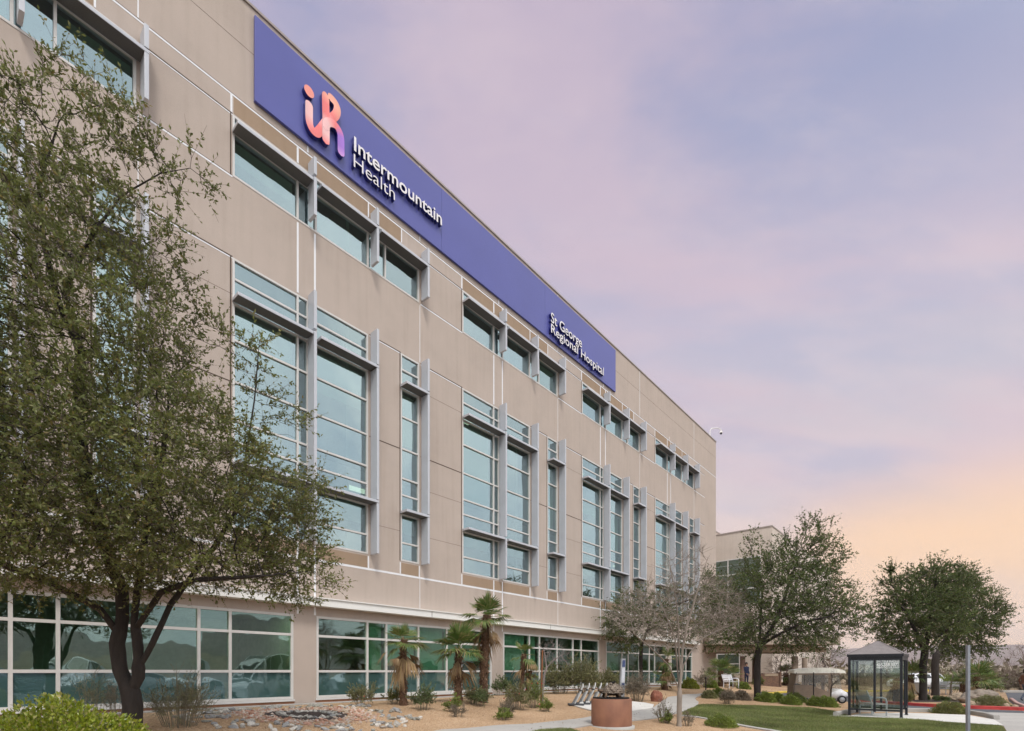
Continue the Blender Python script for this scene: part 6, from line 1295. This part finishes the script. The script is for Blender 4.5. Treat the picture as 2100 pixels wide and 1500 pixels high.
for kind, ms in (('g', gm), ('r', rmt)):
    for i, m_ in enumerate(ms):
        for j in range(2):
            mb = stone_mesh(i * 3 + j + (50 if kind == 'r' else 0)); me = bpy.data.meshes.new('stone'); me.from_pydata(mb.v, [], mb.f); me.update(); me.materials.append(m_); protos.setdefault(kind, []).append(me)
rs = np.random.default_rng(3)
def put(kind, x, y, s):
    me = protos[kind][rs.integers(len(protos[kind]))]; o = bpy.data.objects.new('stone', me); COL.objects.link(o); o.location = (x, y, float(gz(x, y)) + .005); o.rotation_euler = (rs.normal(0, .25), rs.normal(0, .25), rs.uniform(0, 6.28)); o.scale = (s * rs.uniform(.8, 1.35), s * rs.uniform(.7, 1.1), s * rs.uniform(.6, .95))
    if kind == 'g': tag(o, 'grey stone laid in the rock spiral and its rays on the gravel', 'stone', 'grey stones of the rock spiral')
    else: tag(o, 'rust or cream coloured stone laid in the reddish ring of the rock spiral', 'stone', 'reddish stones of the rock spiral')
for k in range(42):
    a = k / 42 * 2 * PI * 1.15; r = .50 + .10 * k / 42 + rs.normal(0, .05); put('g', C0.x + r * 1.15 * math.cos(a), C0.y + r * math.sin(a), rs.uniform(.055, .10))
for ray in range(12):
    a0 = ray / 12 * 2 * PI + .2; dens = 18 if math.sin(a0) < .3 else 13
    for k in range(dens):
        r = 1.62 + .95 * rs.random() ** 1.2; a = a0 + rs.normal(0, .11) * (1.9 - r * .45); put('g', C0.x + r * 1.12 * math.cos(a), C0.y + r * math.sin(a), rs.uniform(.055, .105))
for k in range(84):
    a = rs.uniform(0, 2 * PI); r = 1.22 + rs.normal(0, .2); put('r', C0.x + r * 1.12 * math.cos(a), C0.y + r * math.sin(a), rs.uniform(.045, .085))
sheet('mulch_bed', [(C0.x + 1.0 * math.cos(a), C0.y + .88 * math.sin(a)) for a in np.linspace(0, 2 * PI, 28, endpoint=False)], m_mulch, .012, px=False)
n = 1300; a = RNG.uniform(0, 2 * PI, n); r = 1.22 + RNG.normal(0, .2, n); X = C0.x + r * 1.12 * np.cos(a); Y = C0.y + r * np.sin(a); s = RNG.uniform(.02, .05, n)[:, None]; C = np.stack([X, Y, gz(X, Y) + .01], 1)
Vv = (C[:, None] + dirs[None] * s[:, None] * RNG.uniform(.6, 1.3, (n, 4, 1))).reshape(-1, 3); o4 = np.arange(n)[:, None] * 4; Q = np.concatenate([o4 + np.array([[p, q, 3]]) for p, q in ((0, 1), (1, 2), (2, 0))], 0)
o = npmesh('rubble', Vv, Q, [leafmat('rubble_red', [(.36, .19, .13), (.47, .32, .25), (.52, .44, .37), (.30, .16, .11), (.42, .38, .34)], 0, .95)]); tag(o, 'small crushed reddish rubble in the ring of the rock spiral', 'rubble', None, 'stuff')
# ---------------------------------------------------------------- people
def person(label, loc, rz, top, legs, skinc, hairc, stride=.0, arm=.25, extra=None):
    t = empty('person', loc, rz, label, 'person'); mt, ml = M('cloth_' + top[0], top[1], .85), M('cloth_' + legs[0], legs[1], .85); ms = M('skin', skinc, .6); mk = M('shoe', (.06, .055, .055), .6)
    v = [(0, 0, .95), (0, 0, 1.12), (0, 0, 1.32), (0, 0, 1.45), (.01, 0, 1.53), (.015, 0, 1.62), (.01, 0, 1.70),
         (0, .10, .90), (stride * .5, .11, .50), (stride * .9 - .02, .11, .09), (stride * .9 + .13, .12, .05), (0, -.10, .90), (-stride * .35, -.11, .50), (-stride * 1.1 - .05, -.11, .14), (-stride * 1.1 + .06, -.12, .05),
         (0, .19, 1.40), (-arm * .3, .25, 1.13), (arm * .15, .27, .90), (arm * .2, .27, .82), (0, -.19, 1.40), (arm * .2, -.25, 1.13), (arm * .9, -.24, .95), (arm * 1.15, -.24, .90),
         (arm * .2 + .03, .26, .76), (arm * 1.35, -.24, .86)]
    e = [(0, 1), (1, 2), (2, 3), (3, 4), (4, 5), (5, 6), (0, 7), (7, 8), (8, 9), (9, 10), (0, 11), (11, 12), (12, 13), (13, 14), (2, 15), (15, 16), (16, 17), (17, 18), (2, 19), (19, 20), (20, 21), (21, 22), (18, 23), (22, 24)]
    r = [(.13, .17), (.115, .15), (.125, .17), .07, .052, .085, .075, .095, .06, .042, .04, .095, .06, .042, .04, .062, .046, .036, .034, .062, .046, .036, .034, .022, .022]
    skin('body', v, e, r, [mt, ml, ms, mk], t, 2, 0, lambda c: 3 if c.z < .1 else 1 if c.z < .93 and abs(c.y) < .2 else 2 if c.z > 1.475 or (c.z < .93 and abs(c.y) >= .2) else 0)
    h_ = MB(); h_.blob((-.02, 0, 1.695), (.105, .095, .10), 3, .08, 3); h_.blob((-.06, 0, 1.62), (.06, .085, .10), 4, .08, 3); h_.build('hair', M('hair', hairc, .7), t)
    f = MB()
    for s in (-1, 1): f.blob((.092, s * .033, 1.655), (.012, .013, .009), 0, 0, 1); f.blob((.0, s * .088, 1.64), (.02, .012, .03), 0, 0, 1)
    f.blob((.105, 0, 1.63), (.02, .014, .024), 0, 0, 1); f.blob((.092, 0, 1.588), (.012, .028, .008), 0, 0, 1); f.build('face', M('face_detail', (.2, .11, .09), .6), t)
    for s, (hx, hz) in ((1, (arm * .2 + .03, .77)), (-1, (arm * 1.3, .87))):
        hb = MB()
        for q in range(4): y = s * .26 if s > 0 else -.24; hb.tube([(hx - .03 + .02 * q, y, hz), (hx - .03 + .02 * q + .005, y - s * .008, hz - .05), (hx - .03 + .022 * q, y - s * .025, hz - .075 - .008 * (q in (1, 2)))], [.009, .008, .006], 6)
        hb.tube([(hx + .03, (.26 if s > 0 else -.24), hz + .03), (hx + .055, (.25 if s > 0 else -.23), hz - .01), (hx + .05, (.245 if s > 0 else -.225), hz - .035)], [.011, .009, .007], 6); hb.build('hand', ms, t)
    return t
b = gpt(1531, 1408); person('person in dark navy clothes standing beside the entrance column', (at(1531, 0, 39).x, 39, float(gz(at(1531, 0, 39).x, 39))), -1.2, ('navy', (.012, .016, .045)), ('navy', (0, 0, 0)), (.35, .2, .14), (.02, .015, .012))
b = gpt(2103, 1438.5); pr = person('person in brown top and blue jeans walking off the right edge with a tan bag', (b.x, b.y, b.z), .12, ('brown', (.14, .06, .035)), ('denim', (.07, .085, .12)), (.4, .25, .18), (.06, .04, .025), stride=.34, arm=.3)
bag = MB(); bag.blob((0, 0, 0), (.19, .08, .2), 5, .12, 3, 0, 1.5); bag.tube([(-.08, 0, .15), (-.03, 0, .33), (.03, 0, .33), (.08, 0, .15)], .012, 8); bo = bag.build('tote_bag', M('tan_cloth', (.38, .29, .21), .9)); bo.location = (b.x - .17, b.y - .30, b.z + .95); tag(bo, 'tan cloth bag hanging at the walking person side', 'bag')
